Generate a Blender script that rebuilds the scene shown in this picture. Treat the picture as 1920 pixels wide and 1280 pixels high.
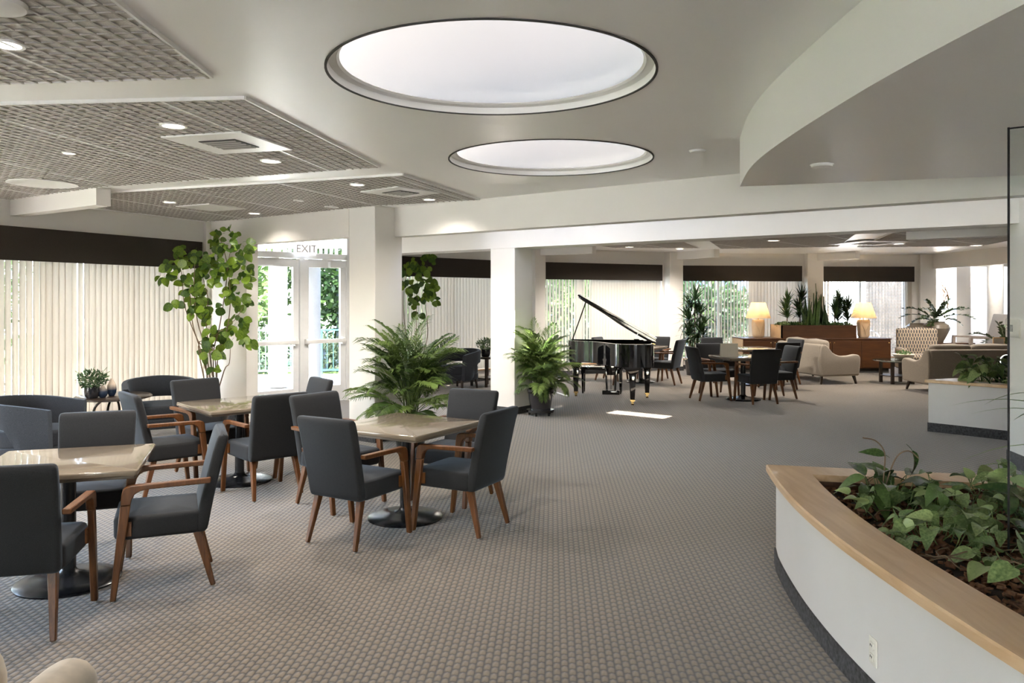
import bpy, bmesh, math, random
from mathutils import Vector, Matrix
R = math.radians
random.seed(11)
for o in list(bpy.data.objects): bpy.data.objects.remove(o)
SC = bpy.context.scene
COL = SC.collection

# ---------------------------------------------------------------- camera, sky, sun, exposure
EYE = 1.72          # eye height; focal length 1472 px of a 1920 px wide frame
cam = bpy.data.cameras.new('camera'); cam.sensor_width = 36.0; cam.lens = 36.0*1472/1920
cam.shift_y = -80/1920; cam.clip_start = 0.05; cam.clip_end = 300
camo = bpy.data.objects.new('camera', cam); COL.objects.link(camo)
camo.location = (0, 0, EYE); camo.rotation_euler = (R(90), 0, 0); SC.camera = camo

SUN_DIR = Vector((.6, .8, -1.2)).normalized()      # the way the sunlight travels
w = bpy.data.worlds.new('world'); SC.world = w; w.use_nodes = True
nt = w.node_tree; nt.nodes.clear()
sky = nt.nodes.new('ShaderNodeTexSky'); sky.sky_type = 'NISHITA'; sky.sun_disc = False
sky.sun_elevation = R(50); sky.sun_rotation = math.atan2(-.6, -.8)
sky.air_density = 1.0; sky.dust_density = 2.5; sky.ozone_density = 1.0
bg = nt.nodes.new('ShaderNodeBackground'); bg.inputs['Strength'].default_value = 0.55
ow = nt.nodes.new('ShaderNodeOutputWorld')
hz_ = nt.nodes.new('ShaderNodeBackground'); hz_.inputs['Color'].default_value = (1, .985, .96, 1); hz_.inputs['Strength'].default_value = .42
ad_ = nt.nodes.new('ShaderNodeAddShader')
nt.links.new(sky.outputs[0], bg.inputs['Color']); nt.links.new(bg.outputs[0], ad_.inputs[0]); nt.links.new(hz_.outputs[0], ad_.inputs[1]); nt.links.new(ad_.outputs[0], ow.inputs['Surface'])
sl = bpy.data.lights.new('sun', 'SUN'); sl.energy = 9.0; sl.angle = R(.6); sl.color = (1, .95, .87)
so = bpy.data.objects.new('sun', sl); COL.objects.link(so)
so.rotation_euler = SUN_DIR.to_track_quat('-Z', 'Y').to_euler(); so.location = (-10, -12, 24)

vs = SC.view_settings
vs.view_transform = 'Standard'; vs.look = 'None'; vs.gamma = 1.0; vs.use_curve_mapping = False
vs.exposure = 2.68
cy = SC.cycles
cy.use_denoising = True; cy.max_bounces = 6; cy.diffuse_bounces = 4; cy.glossy_bounces = 2
cy.transmission_bounces = 3; cy.transparent_max_bounces = 8
cy.sample_clamp_indirect = 6.0; cy.use_adaptive_sampling = True; cy.adaptive_threshold = .12; cy.adaptive_min_samples = 16; cy.caustics_reflective = False; cy.caustics_refractive = False
DOWN_W = 30.0       # watts of one ceiling downlight

# ---------------------------------------------------------------- materials
def _new(name):
    m = bpy.data.materials.new(name); m.use_nodes = True
    n = m.node_tree.nodes; b = n['Principled BSDF']
    return m, n, m.node_tree.links, b
def mat(name, col, rough=.6, var=.08, scale=12., bump=0., bscale=200., metal=0., coat=0., spec=.5, stretch=None):
    """a procedural material: noise varies the colour a little, another noise gives fine relief"""
    m, n, l, b = _new(name)
    tc = n.new('ShaderNodeTexCoord'); mp = n.new('ShaderNodeMapping')
    l.new(tc.outputs['Object'], mp.inputs['Vector'])
    if stretch: mp.inputs['Scale'].default_value = stretch
    nz = n.new('ShaderNodeTexNoise'); nz.inputs['Scale'].default_value = scale; nz.inputs['Detail'].default_value = 4
    l.new(mp.outputs[0], nz.inputs['Vector'])
    cr = n.new('ShaderNodeValToRGB')
    a = [max(0, c*(1-var)) for c in col]; z = [min(1, c*(1+var)) for c in col]
    cr.color_ramp.elements[0].color = (*a, 1); cr.color_ramp.elements[0].position = .3
    cr.color_ramp.elements[1].color = (*z, 1); cr.color_ramp.elements[1].position = .7
    l.new(nz.outputs['Fac'], cr.inputs['Fac']); l.new(cr.outputs['Color'], b.inputs['Base Color'])
    b.inputs['Roughness'].default_value = rough; b.inputs['Metallic'].default_value = metal
    b.inputs['Coat Weight'].default_value = coat; b.inputs['Specular IOR Level'].default_value = spec
    if bump:
        nb = n.new('ShaderNodeTexNoise'); nb.inputs['Scale'].default_value = bscale; nb.inputs['Detail'].default_value = 3
        l.new(mp.outputs[0], nb.inputs['Vector'])
        bp = n.new('ShaderNodeBump'); bp.inputs['Strength'].default_value = bump; bp.inputs['Distance'].default_value = .004
        l.new(nb.outputs['Fac'], bp.inputs['Height']); l.new(bp.outputs[0], b.inputs['Normal'])
    return m
def wood(name, c1, c2, rough=.4, scale=6., axis='x', coat=.0):
    m, n, l, b = _new(name)
    tc = n.new('ShaderNodeTexCoord'); mp = n.new('ShaderNodeMapping')
    mp.inputs['Scale'].default_value = {'x': (1, 9, 9), 'y': (9, 1, 9), 'z': (9, 9, 1)}[axis]
    l.new(tc.outputs['Object'], mp.inputs['Vector'])
    nz = n.new('ShaderNodeTexNoise'); nz.inputs['Scale'].default_value = scale; nz.inputs['Detail'].default_value = 6
    nz.inputs['Distortion'].default_value = .6
    l.new(mp.outputs[0], nz.inputs['Vector'])
    cr = n.new('ShaderNodeValToRGB')
    cr.color_ramp.elements[0].color = (*c1, 1); cr.color_ramp.elements[0].position = .35
    cr.color_ramp.elements[1].color = (*c2, 1); cr.color_ramp.elements[1].position = .68
    l.new(nz.outputs['Fac'], cr.inputs['Fac']); l.new(cr.outputs['Color'], b.inputs['Base Color'])
    b.inputs['Roughness'].default_value = rough; b.inputs['Coat Weight'].default_value = coat
    return m
def leafmat(name, c1, c2, rough=.4, trans=.25, scale=9.):
    m, n, l, b = _new(name)
    tc = n.new('ShaderNodeTexCoord'); oi = n.new('ShaderNodeObjectInfo')
    nz = n.new('ShaderNodeTexNoise'); nz.inputs['Scale'].default_value = scale; nz.inputs['Detail'].default_value = 2
    l.new(tc.outputs['Object'], nz.inputs['Vector'])
    ad = n.new('ShaderNodeMath'); ad.operation = 'ADD'; sb = n.new('ShaderNodeMath'); sb.operation = 'MULTIPLY_ADD'
    sb.inputs[1].default_value = .6; sb.inputs[2].default_value = -.3
    l.new(oi.outputs['Random'], sb.inputs[0]); l.new(nz.outputs['Fac'], ad.inputs[0]); l.new(sb.outputs[0], ad.inputs[1])
    cr = n.new('ShaderNodeValToRGB')
    cr.color_ramp.elements[0].color = (*c1, 1); cr.color_ramp.elements[0].position = .25
    cr.color_ramp.elements[1].color = (*c2, 1); cr.color_ramp.elements[1].position = .75
    l.new(ad.outputs[0], cr.inputs['Fac']); l.new(cr.outputs['Color'], b.inputs['Base Color'])
    b.inputs['Roughness'].default_value = rough
    tr = n.new('ShaderNodeBsdfTranslucent'); l.new(cr.outputs['Color'], tr.inputs['Color'])
    mx = n.new('ShaderNodeMixShader'); mx.inputs[0].default_value = trans
    out = n['Material Output']
    l.new(b.outputs[0], mx.inputs[1]); l.new(tr.outputs[0], mx.inputs[2]); l.new(mx.outputs[0], out.inputs['Surface'])
    return m
def translucent(name, col, tr=.5, tcol=None, var=.04, scale=4.):
    m, n, l, b = _new(name); n.remove(b)
    tc = n.new('ShaderNodeTexCoord'); nz = n.new('ShaderNodeTexNoise'); nz.inputs['Scale'].default_value = scale
    l.new(tc.outputs['Object'], nz.inputs['Vector'])
    cr = n.new('ShaderNodeValToRGB')
    cr.color_ramp.elements[0].color = (*[c*(1-var) for c in col], 1); cr.color_ramp.elements[1].color = (*[min(1, c*(1+var)) for c in col], 1)
    l.new(nz.outputs['Fac'], cr.inputs['Fac'])
    d = n.new('ShaderNodeBsdfDiffuse'); t = n.new('ShaderNodeBsdfTranslucent')
    l.new(cr.outputs['Color'], d.inputs['Color'])
    t.inputs['Color'].default_value = (*(tcol or col), 1)
    mx = n.new('ShaderNodeMixShader'); mx.inputs[0].default_value = tr
    l.new(d.outputs[0], mx.inputs[1]); l.new(t.outputs[0], mx.inputs[2]); l.new(mx.outputs[0], n['Material Output'].inputs['Surface'])
    return m
def glassmat(name, tint=(.95, .97, .97), refl=.08):
    m, n, l, b = _new(name); n.remove(b)
    t = n.new('ShaderNodeBsdfTransparent'); t.inputs['Color'].default_value = (*tint, 1)
    g = n.new('ShaderNodeBsdfGlossy'); g.inputs['Roughness'].default_value = .03
    lw = n.new('ShaderNodeLayerWeight'); lw.inputs['Blend'].default_value = .35
    ml = n.new('ShaderNodeMath'); ml.operation = 'MULTIPLY_ADD'; ml.inputs[1].default_value = .5; ml.inputs[2].default_value = refl*.4
    l.new(lw.outputs['Fresnel'], ml.inputs[0])
    mx = n.new('ShaderNodeMixShader'); l.new(ml.outputs[0], mx.inputs[0])
    l.new(t.outputs[0], mx.inputs[1]); l.new(g.outputs[0], mx.inputs[2]); l.new(mx.outputs[0], n['Material Output'].inputs['Surface'])
    return m
def emit(name, col, s):
    m, n, l, b = _new(name)
    b.inputs['Base Color'].default_value = (*col, 1); b.inputs['Emission Color'].default_value = (*col, 1)
    b.inputs['Emission Strength'].default_value = s
    return m
def carpetmat():
    m, n, l, b = _new('woven_carpet')
    g = n.new('ShaderNodeNewGeometry'); mp = n.new('ShaderNodeMapping')
    mp.inputs['Rotation'].default_value = (0, 0, R(3))
    l.new(g.outputs['Position'], mp.inputs['Vector'])
    sp = n.new('ShaderNodeSeparateXYZ'); l.new(mp.outputs[0], sp.inputs[0])
    def mth(op, *a):
        q = n.new('ShaderNodeMath'); q.operation = op
        for i, v in enumerate(a):
            if hasattr(v, 'links'): l.new(v, q.inputs[i])
            else: q.inputs[i].default_value = v
        return q.outputs[0]
    # columns of loops 36 mm wide, every other column shifted by half a 60 mm loop
    xs = mth('DIVIDE', sp.outputs['X'], .036); cx = mth('FLOOR', xs)
    ys = mth('ADD', mth('DIVIDE', sp.outputs['Y'], .060), mth('MULTIPLY', cx, .5))
    fx = mth('SUBTRACT', mth('FRACT', xs), .5); fy = mth('SUBTRACT', mth('FRACT', ys), .5)
    sk = mth('ADD', fy, mth('MULTIPLY', mth('ABSOLUTE', fx), .35))       # loops bow like stitches
    bx = mth('POWER', mth('MAXIMUM', mth('COSINE', mth('MULTIPLY', fx, math.pi)), .001), .8)
    by = mth('POWER', mth('ABSOLUTE', mth('COSINE', mth('MULTIPLY', sk, math.pi))), .7)
    bump = mth('MULTIPLY', bx, by)
    cr = n.new('ShaderNodeValToRGB')  # small shadows between the loops are put into the colour
    for e, (p, c) in zip((cr.color_ramp.elements[0], cr.color_ramp.elements[1]), ((.12, (.056, .048, .042)), (.72, (.178, .139, .099)))): e.position = p; e.color = (*c, 1)
    l.new(bump, cr.inputs['Fac'])
    nz = n.new('ShaderNodeTexNoise'); nz.inputs['Scale'].default_value = 70; nz.inputs['Detail'].default_value = 4
    l.new(g.outputs['Position'], nz.inputs['Vector'])
    mx = n.new('ShaderNodeMixRGB'); mx.blend_type = 'OVERLAY'; mx.inputs['Fac'].default_value = .35
    gr = n.new('ShaderNodeRGBToBW'); l.new(nz.outputs['Color'], gr.inputs[0])
    l.new(cr.outputs['Color'], mx.inputs['Color1']); l.new(gr.outputs[0], mx.inputs['Color2'])
    l.new(mx.outputs[0], b.inputs['Base Color'])
    bp = n.new('ShaderNodeBump'); bp.inputs['Strength'].default_value = .5; bp.inputs['Distance'].default_value = .006
    l.new(bump, bp.inputs['Height']); l.new(bp.outputs[0], b.inputs['Normal'])
    b.inputs['Roughness'].default_value = .95; b.inputs['Specular IOR Level'].default_value = .2
    b.inputs['Sheen Weight'].default_value = .4; b.inputs['Sheen Roughness'].default_value = .45
    return m
def fabricmat(name, col, rough=.9, sheen=.3, wscale=900., var=.12, tint=(.8, .85, 1)):
    m, n, l, b = _new(name)
    tc = n.new('ShaderNodeTexCoord')
    wv = n.new('ShaderNodeTexNoise'); wv.inputs['Scale'].default_value = wscale*.35; wv.inputs['Detail'].default_value = 2
    l.new(tc.outputs['Object'], wv.inputs['Vector'])
    cr = n.new('ShaderNodeValToRGB')
    cr.color_ramp.elements[0].color = (*[c*(1-var*2) for c in col], 1); cr.color_ramp.elements[0].position = .3
    cr.color_ramp.elements[1].color = (*[min(1, c*(1+var*2)) for c in col], 1); cr.color_ramp.elements[1].position = .7
    l.new(wv.outputs['Fac'], cr.inputs['Fac']); l.new(cr.outputs['Color'], b.inputs['Base Color'])
    b.inputs['Roughness'].default_value = rough; b.inputs['Specular IOR Level'].default_value = .25
    b.inputs['Sheen Weight'].default_value = sheen; b.inputs['Sheen Roughness'].default_value = .4
    b.inputs['Sheen Tint'].default_value = (*tint, 1)
    bp = n.new('ShaderNodeBump'); bp.inputs['Strength'].default_value = .25; bp.inputs['Distance'].default_value = .002
    l.new(wv.outputs['Fac'], bp.inputs['Height']); l.new(bp.outputs[0], b.inputs['Normal'])
    return m
def patternmat():
    """woven ovals and diamonds, dark on beige"""
    m, n, l, b = _new('patterned_upholstery')
    tc = n.new('ShaderNodeTexCoord'); sp = n.new('ShaderNodeSeparateXYZ'); l.new(tc.outputs['Object'], sp.inputs[0])
    def mth(op, a, c=None, v=None):
        q = n.new('ShaderNodeMath'); q.operation = op
        if hasattr(a, 'links'): l.new(a, q.inputs[0])
        else: q.inputs[0].default_value = a
        if c is not None:
            if hasattr(c, 'links'): l.new(c, q.inputs[1])
            else: q.inputs[1].default_value = c
        return q.outputs[0]
    sx = mth('SINE', mth('MULTIPLY', sp.outputs['X'], 2*math.pi/.07)); sz = mth('SINE', mth('MULTIPLY', sp.outputs['Z'], 2*math.pi/.16))
    sx2 = mth('SINE', mth('MULTIPLY', sp.outputs['X'], 2*math.pi/.055))
    f2 = mth('GREATER_THAN', mth('ADD', mth('MULTIPLY', sx2, sz), mth('MULTIPLY', sx, .12)), .18)
    mx = n.new('ShaderNodeMixRGB'); mx.inputs['Color1'].default_value = (.27, .21, .15, 1); mx.inputs['Color2'].default_value = (.03, .03, .035, 1)
    l.new(f2, mx.inputs['Fac']); l.new(mx.outputs[0], b.inputs['Base Color']); b.inputs['Roughness'].default_value = .85
    return m
def vasemat():
    m, n, l, b = _new('blue_glaze_dipped_ceramic')
    tc = n.new('ShaderNodeTexCoord'); sp = n.new('ShaderNodeSeparateXYZ'); l.new(tc.outputs['Object'], sp.inputs[0])
    cr = n.new('ShaderNodeValToRGB'); cr.color_ramp.elements[0].position = .07; cr.color_ramp.elements[1].position = .14
    cr.color_ramp.elements[0].color = (.02, .035, .07, 1); cr.color_ramp.elements[1].color = (.62, .5, .4, 1)
    l.new(sp.outputs['Z'], cr.inputs['Fac']); l.new(cr.outputs[0], b.inputs['Base Color']); b.inputs['Roughness'].default_value = .2
    return m

M = dict(
    wall=mat('warm_white_paint', (.79, .755, .70), .75, .015, 3, .05, 300),
    ceil=mat('white_ceiling_paint', (.88, .868, .845), .34, .012, 1.5),
    beam=mat('white_beam_paint', (.81, .78, .735), .6, .012, 2),
    planterwhite=mat('planter_paint', (.63, .61, .59), .6, .02, 3),
    white=mat('white_enamel', (.82, .81, .79), .35, .02, 5),
    dome=translucent('opal_acrylic', (.82, .82, .82), .5, (.056, .053, .049), .01),
    slotpane=translucent('opal_skylight_sheet', (.85, .85, .85), .6, (.26, .257, .25), .01),
    carpet=carpetmat(),
    carpetbase=mat('carpet_base', (.050, .049, .052), .95, .6, 45, .5, 120),
    tile=mat('acoustic_tile', (.72, .695, .65), .9, .14, 160, .4, 400),
    lattice=mat('taupe_lattice_paint', (.44, .41, .375), .7, .08, 20),
    dark=mat('dark_trim_paint', (.05, .048, .045), .7, .1),  # plain dark coat for skylight rings and credenza plinth
    valance=fabricmat('espresso_valance_fabric', (.042, .034, .028), .9, .2, 500, .1, (1, .9, .8)),
    slat=translucent('cream_blind_vinyl', (.78, .72, .63), .46, (.355, .295, .23), .02),
    glass=glassmat('window_glass'),
    sill=wood('oak_sill', (.42, .25, .12), (.55, .36, .19), .4),
    frame=mat('white_door_enamel', (.80, .80, .79), .4, .02),
    fabric=fabricmat('charcoal_wool', (.0245, .0248, .0268), .9, .16, 900., .12, (.62, .78, 1)),  # blue sheen tint stands in for sky light on the chairs
    fabric_dk=fabricmat('slate_tweed', (.024, .026, .031), .9, .2, 600, .2, (.62, .78, 1)),
    leg=wood('walnut_stain', (.082, .027, .0055), (.145, .052, .012), .45, 7, 'z'),
    glide=mat('metal_glide', (.6, .6, .6), .3, .05, metal=1),
    laminate=wood('greige_laminate', (.188, .152, .114), (.198, .161, .121), .10, 2.2, 'x', .3),
    tedge=mat('taupe_table_edge', (.15, .122, .095), .35, .06),
    blackmetal=mat('black_powdercoat', (.016, .017, .020), .24, .1, 30),
    piano=mat('black_piano_lacquer', (.006, .006, .007), .05, .05, coat=1),
    brass=mat('brass', (.75, .52, .22), .25, .06, metal=1),
    gold=mat('gold_harp_plate', (.55, .36, .12), .35, .1, metal=.8),
    ivory=mat('piano_key_white', (.85, .83, .78), .3, .02),
    darkwood=wood('dark_espresso_wood', (.022, .014, .010), (.04, .026, .018), .3, 7, 'x', .2),
    cherry=wood('cherry_veneer', (.050, .017, .0048), (.075, .028, .008), .35, 3, 'x', .1),
    cherryend=wood('paler_end_wood', (.40, .27, .15), (.46, .32, .19), .45, 3, 'z'),  # end panels coloured paler than the cherry fronts
    oak=wood('light_oak_cap', (.54, .345, .185), (.65, .455, .275), .34, 2.2, 'y', .15),
    sofa=fabricmat('oatmeal_boucle', (.25, .212, .172), .95, .2, 350, .08, (1, .95, .9)),
    cream=fabricmat('cream_velvet', (.58, .50, .41), .95, .4, 60, .06, (1, .95, .9)),
    pattern=patternmat(),
    shade=translucent('linen_lampshade', (.80, .70, .54), .55, (.85, .73, .55), .02),
    lampbase=mat('sand_ceramic', (.62, .46, .30), .5, .05, 8, .2, 30),
    bulb=emit('warm_bulb', (1, .82, .56), 3),
    lens=emit('downlight_lens', (1, .93, .82), 1.6),
    pot=mat('black_glazed_pot', (.018, .018, .022), .15, .1, coat=.6),
    soil=mat('potting_soil', (.03, .02, .013), .95, .4, 60, .6, 80),
    urn=mat('taupe_stoneware', (.20, .165, .125), .35, .08, 10),
    vase=vasemat(),
    chrome=mat('chrome', (.75, .76, .78), .08, .02, metal=1),
    bowl=mat('pale_stone_bowl', (.55, .48, .38), .6, .1, 15),
    tealglass=glassmat('green_glass_top', (.75, .9, .88), .3),
    bark=mat('bark_chip', (.17, .08, .04), .9, .65, 22, .4, 90),
    vinestem=mat('brown_vine_stem', (.17, .115, .07), .8, .2, 30),
    greenstem=mat('green_stem', (.12, .17, .05), .6, .2, 30),
    fig=leafmat('fig_vine_leaf', (.038, .088, .012), (.20, .31, .028), .42, .42),
    palm=leafmat('palm_leaflet', (.055, .105, .024), (.26, .37, .10), .36, .38),
    dracaena=leafmat('dracaena_leaf', (.012, .028, .010), (.05, .10, .028), .35, .15),
    pothos=leafmat('pothos_leaf', (.10, .17, .055), (.34, .44, .18), .32, .25),
    peace=leafmat('dark_glossy_leaf', (.030, .065, .020), (.10, .16, .05), .25, .15),
    snake=leafmat('snake_plant_leaf', (.035, .085, .025), (.13, .22, .06), .35, .15),
    zz=leafmat('zz_leaf', (.012, .028, .008), (.05, .085, .025), .3, .1),
    bush=leafmat('small_bush_leaf', (.05, .10, .04), (.22, .30, .15), .5, .25),
    tree=leafmat('garden_tree_leaf', (.016, .04, .008), (.105, .17, .045), .5, .25, 1.2),
    hedge=leafmat('garden_hedge_leaf', (.008, .018, .008), (.035, .06, .022), .5, .2, 1.2),
    grass=mat('lawn', (.07, .12, .03), .9, .3, 8),
    concrete=mat('pale_concrete', (.52, .50, .47), .85, .08, 2),
    extwhite=mat('white_stucco', (.80, .79, .77), .8, .03),
    extshaded=mat('white_stucco_shaded', (.12, .122, .125), .8, .06),  # white stucco darkened so the right porch column looks shaded
    teal=mat('teal_railing_paint', (.09, .22, .21), .4, .05),
    bluedark=mat('blue_grey_cap', (.06, .09, .13), .5, .1),
    tilewall=mat('dark_glazed_tile', (.055, .05, .047), .35, .35, 3),
    grout=mat('pale_grout', (.55, .56, .56), .8, .05),
    blue=mat('blue_awning_canvas', (.035, .10, .28), .8, .1),
    plastic=mat('ivory_plastic', (.72, .69, .62), .4, .02),
    socket=mat('socket_slot', (.03, .028, .026), .5, .1),
    signgrey=mat('sign_letter_grey', (.40, .38, .37), .5, .05),
    signred=emit('exit_sign_face', (.84, .80, .79), .22),
    card=mat('white_card', (.74, .71, .64), .6, .02),
    bronze=mat('bronze_sculpture', (.30, .17, .07), .35, .2, 12, metal=.7),
    greychair=fabricmat('grey_weave', (.16, .15, .145), .9, .2),
    greywood=wood('weathered_grey_wood', (.16, .13, .11), (.24, .20, .17), .5, 6, 'x'),
    screen=mat('thermostat_screen', (.25, .26, .26), .15, .3, 40),
    vent=mat('vent_grille_grey', (.36, .34, .32), .5, .05),
)
# ---------------------------------------------------------------- mesh helpers
class MB:
    def __init__(s): s.v = []; s.f = []
    def add(s, v, f):
        k = len(s.v); s.v += [tuple(p) for p in v]; s.f += [tuple(i+k for i in q) for q in f]; return s
    def box(s, c, d, rz=0.):
        x, y, z = [q/2 for q in d]; ca, sa = math.cos(rz), math.sin(rz); P = []
        for zz in (-z, z):
            for a, b in ((-x, -y), (x, -y), (x, y), (-x, y)):
                P.append((c[0]+a*ca-b*sa, c[1]+a*sa+b*ca, c[2]+zz))
        return s.hexa(P)
    def hexa(s, P):      # bottom ring 0-3, top ring 4-7
        return s.add(P, [(3, 2, 1, 0), (4, 5, 6, 7), (0, 1, 5, 4), (1, 2, 6, 5), (2, 3, 7, 6), (3, 0, 4, 7)])
    def bar(s, a, b, w, h=None, up=(0, 0, 1), w2=None, h2=None):
        """box with its axis from a to b; w across, h along 'up'; may taper to w2,h2"""
        a = Vector(a); b = Vector(b); h = h or w; w2 = w2 or w; h2 = h2 or h
        d = (b-a).normalized(); u = Vector(up)
        if abs(d.dot(u)) > .98: u = Vector((0, 1, 0))
        sd = d.cross(u).normalized(); u = sd.cross(d).normalized()
        P = [a+sd*x*w/2+u*y*h/2 for x, y in ((-1, -1), (1, -1), (1, 1), (-1, 1))] + [b+sd*x*w2/2+u*y*h2/2 for x, y in ((-1, -1), (1, -1), (1, 1), (-1, 1))]
        return s.hexa(P)
    def prism(s, poly, z0, z1):
        n = len(poly)
        return s.add([(x, y, z0) for x, y in poly]+[(x, y, z1) for x, y in poly],
                     [tuple(range(n-1, -1, -1)), tuple(range(n, 2*n))]+[(i, (i+1) % n, n+(i+1) % n, n+i) for i in range(n)])
    def profile_x(s, poly, x0, x1):      # poly in (y,z), extruded along x
        n = len(poly)
        return s.add([(x0, y, z) for y, z in poly]+[(x1, y, z) for y, z in poly],
                     [tuple(range(n)), tuple(range(2*n-1, n-1, -1))]+[(i, n+i, n+(i+1) % n, (i+1) % n) for i in range(n)])
    def tube(s, pts, r, n=8, cap=True):
        pts = [Vector(p) for p in pts]; rs = r if isinstance(r, (list, tuple)) else [r]*len(pts)
        k = len(s.v); prev = None
        for i, p in enumerate(pts):
            d = (pts[min(i+1, len(pts)-1)]-pts[max(i-1, 0)]).normalized()
            if prev is None:
                u = Vector((0, 0, 1)) if abs(d.z) < .9 else Vector((1, 0, 0)); u = d.cross(u).normalized()
            else: u = (prev-d*prev.dot(d)).normalized()
            prev = u; w_ = d.cross(u)
            for j in range(n):
                a = 2*math.pi*j/n; s.v.append(tuple(p+(u*math.cos(a)+w_*math.sin(a))*rs[i]))
        m = len(pts)
        for i in range(m-1):
            for j in range(n):
                s.f.append((k+i*n+j, k+i*n+(j+1) % n, k+(i+1)*n+(j+1) % n, k+(i+1)*n+j))
        if cap:
            s.f.append(tuple(k+j for j in range(n-1, -1, -1))); s.f.append(tuple(k+(m-1)*n+j for j in range(n)))
        return s
    def lathe(s, prof, n=24, c=(0, 0, 0), closed=False, cap0=True):
        k = len(s.v)
        for r, z in prof:
            for j in range(n):
                a = 2*math.pi*j/n; s.v.append((c[0]+r*math.cos(a), c[1]+r*math.sin(a), c[2]+z))
        m = len(prof)
        for i in range(m if closed else m-1):
            i2 = (i+1) % m
            for j in range(n):
                s.f.append((k+i*n+j, k+i*n+(j+1) % n, k+i2*n+(j+1) % n, k+i2*n+j))
        if not closed:
            if cap0 and prof[0][0] > 1e-4: s.f.append(tuple(k+j for j in range(n-1, -1, -1)))
            if prof[-1][0] > 1e-4: s.f.append(tuple(k+(m-1)*n+j for j in range(n)))
        return s
    def loft(s, rings, capc=(None, None)):
        k = len(s.v); n = len(rings[0])
        for rg in rings: s.v += [tuple(p) for p in rg]
        for i in range(len(rings)-1):
            for j in range(n):
                s.f.append((k+i*n+j, k+i*n+(j+1) % n, k+(i+1)*n+(j+1) % n, k+(i+1)*n+j))
        for e, (ring, c) in enumerate(((rings[0], capc[0]), (rings[-1], capc[1]))):
            cc = c or tuple(sum(p[q] for p in ring)/n for q in range(3))
            ci = len(s.v); s.v.append(tuple(cc)); b = k if e == 0 else k+(len(rings)-1)*n
            for j in range(n):
                s.f.append((b+(j+1) % n, b+j, ci) if e == 0 else (b+j, b+(j+1) % n, ci))
        return s
    def mesh(s, name, smooth=False, bevel=0., seg=2, ang=40):
        me = bpy.data.meshes.new(name); me.from_pydata(s.v, [], s.f); me.update()
        if bevel:
            bm = bmesh.new(); bm.from_mesh(me)
            bmesh.ops.recalc_face_normals(bm, faces=bm.faces)
            ed = [e for e in bm.edges if len(e.link_faces) == 2 and e.calc_face_angle(0) > R(30)]
            bmesh.ops.bevel(bm, geom=ed, offset=bevel, segments=seg, profile=.5, affect='EDGES', clamp_overlap=True)
            bm.to_mesh(me); bm.free(); me.update()
        if smooth or bevel:
            me.shade_smooth(); me.set_sharp_from_angle(angle=R(ang))
        return me
    def build(s, name, m, parent=None, smooth=False, bevel=0., seg=2, ang=40, loc=None, label=None):
        me = s.mesh(name, smooth, bevel, seg, ang)
        return link(name, me, m, parent, loc, label)
def link(name, me, m, parent=None, loc=None, label=None):
    if m is not None and not me.materials: me.materials.append(M[m] if isinstance(m, str) else m)
    o = bpy.data.objects.new(name, me); COL.objects.link(o)
    if parent is not None: o.parent = parent
    if loc: o.location = loc
    if label: o['label'] = label
    return o
def place(o, loc=None, rot=None, scale=None):
    if loc is not None: o.location = loc
    if rot is not None: o.rotation_euler = rot
    if scale is not None: o.scale = (scale,)*3 if isinstance(scale, (int, float)) else scale
    return o
def tag(o, label, cat, group=None, kind=None):
    o['label'] = label; o['category'] = cat
    if group: o['group'] = group
    if kind: o['kind'] = kind
    return o
def thing(name, label, cat, loc=(0, 0, 0), rz=0., group=None):
    o = bpy.data.objects.new(name, None); COL.objects.link(o); o.empty_display_size = .1
    o.location = loc; o.rotation_euler = (0, 0, rz)
    return tag(o, label, cat, group)
def struct(o, label=None):
    o['kind'] = 'structure'
    if label: o['label'] = label
    return o
def sempty(name, loc=(0, 0, 0), rz=0., label=None):
    o = bpy.data.objects.new(name, None); COL.objects.link(o); o.location = loc; o.rotation_euler = (0, 0, rz)
    return struct(o, label)
def copy_tree(o, parent=None):
    c = o.copy(); COL.objects.link(c); c.parent = parent
    for ch in [q for q in o.children]: copy_tree(ch, c)
    return c
def rr(w, d, r, k=3):      # rounded rectangle
    P = []
    for cx, cy, a0 in ((w/2-r, d/2-r, 0), (-w/2+r, d/2-r, 90), (-w/2+r, -d/2+r, 180), (w/2-r, -d/2+r, 270)):
        for i in range(k+1):
            a = R(a0+90*i/k); P.append((cx+r*math.cos(a), cy+r*math.sin(a)))
    return P
def cushion(mb, c, w, d, h, r=.05, e=.03, puff=.012, shear=None, k=3):
    """soft block: rounded rectangle lofted upwards, edges eased by e, top and bottom puffed"""
    rings = []; zs = []
    for i in range(5): a = R(90*i/4); zs.append((e*(1-math.sin(a)), e*(1-math.cos(a))))
    lv = [(q, -h/2+t) for q, t in zs]+[(q, h/2-t) for q, t in reversed(zs)]
    for ins, z in lv:
        sh = shear(z) if shear else (0, 0, 1)
        rings.append([(c[0]+x*sh[2]+sh[0], c[1]+y+sh[1], c[2]+z) for x, y in rr(w-2*ins, d-2*ins, min(max(.004, r-ins*.6), (w-2*ins)*.49, (d-2*ins)*.49), k)])
    s0 = shear(-h/2) if shear else (0, 0, 1); s1 = shear(h/2) if shear else (0, 0, 1)
    mb.loft(rings, ((c[0]+s0[0], c[1]+s0[1], c[2]-h/2-puff*.2), (c[0]+s1[0], c[1]+s1[1], c[2]+h/2+puff)))
    return mb
def face_rz(deg): return R(deg-90)        # local +Y turned to the heading 'deg'
def F(px, py, z=0.):                      # ground position of a point of height z seen at that pixel of the 1920x1280 frame
    d = 1472*(EYE-z)/(py-560); return ((px-960)/1472*d, d)
def C(px, py, z=2.84):
    d = 1472*(z-EYE)/(560-py); return ((px-960)/1472*d, d)
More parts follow.
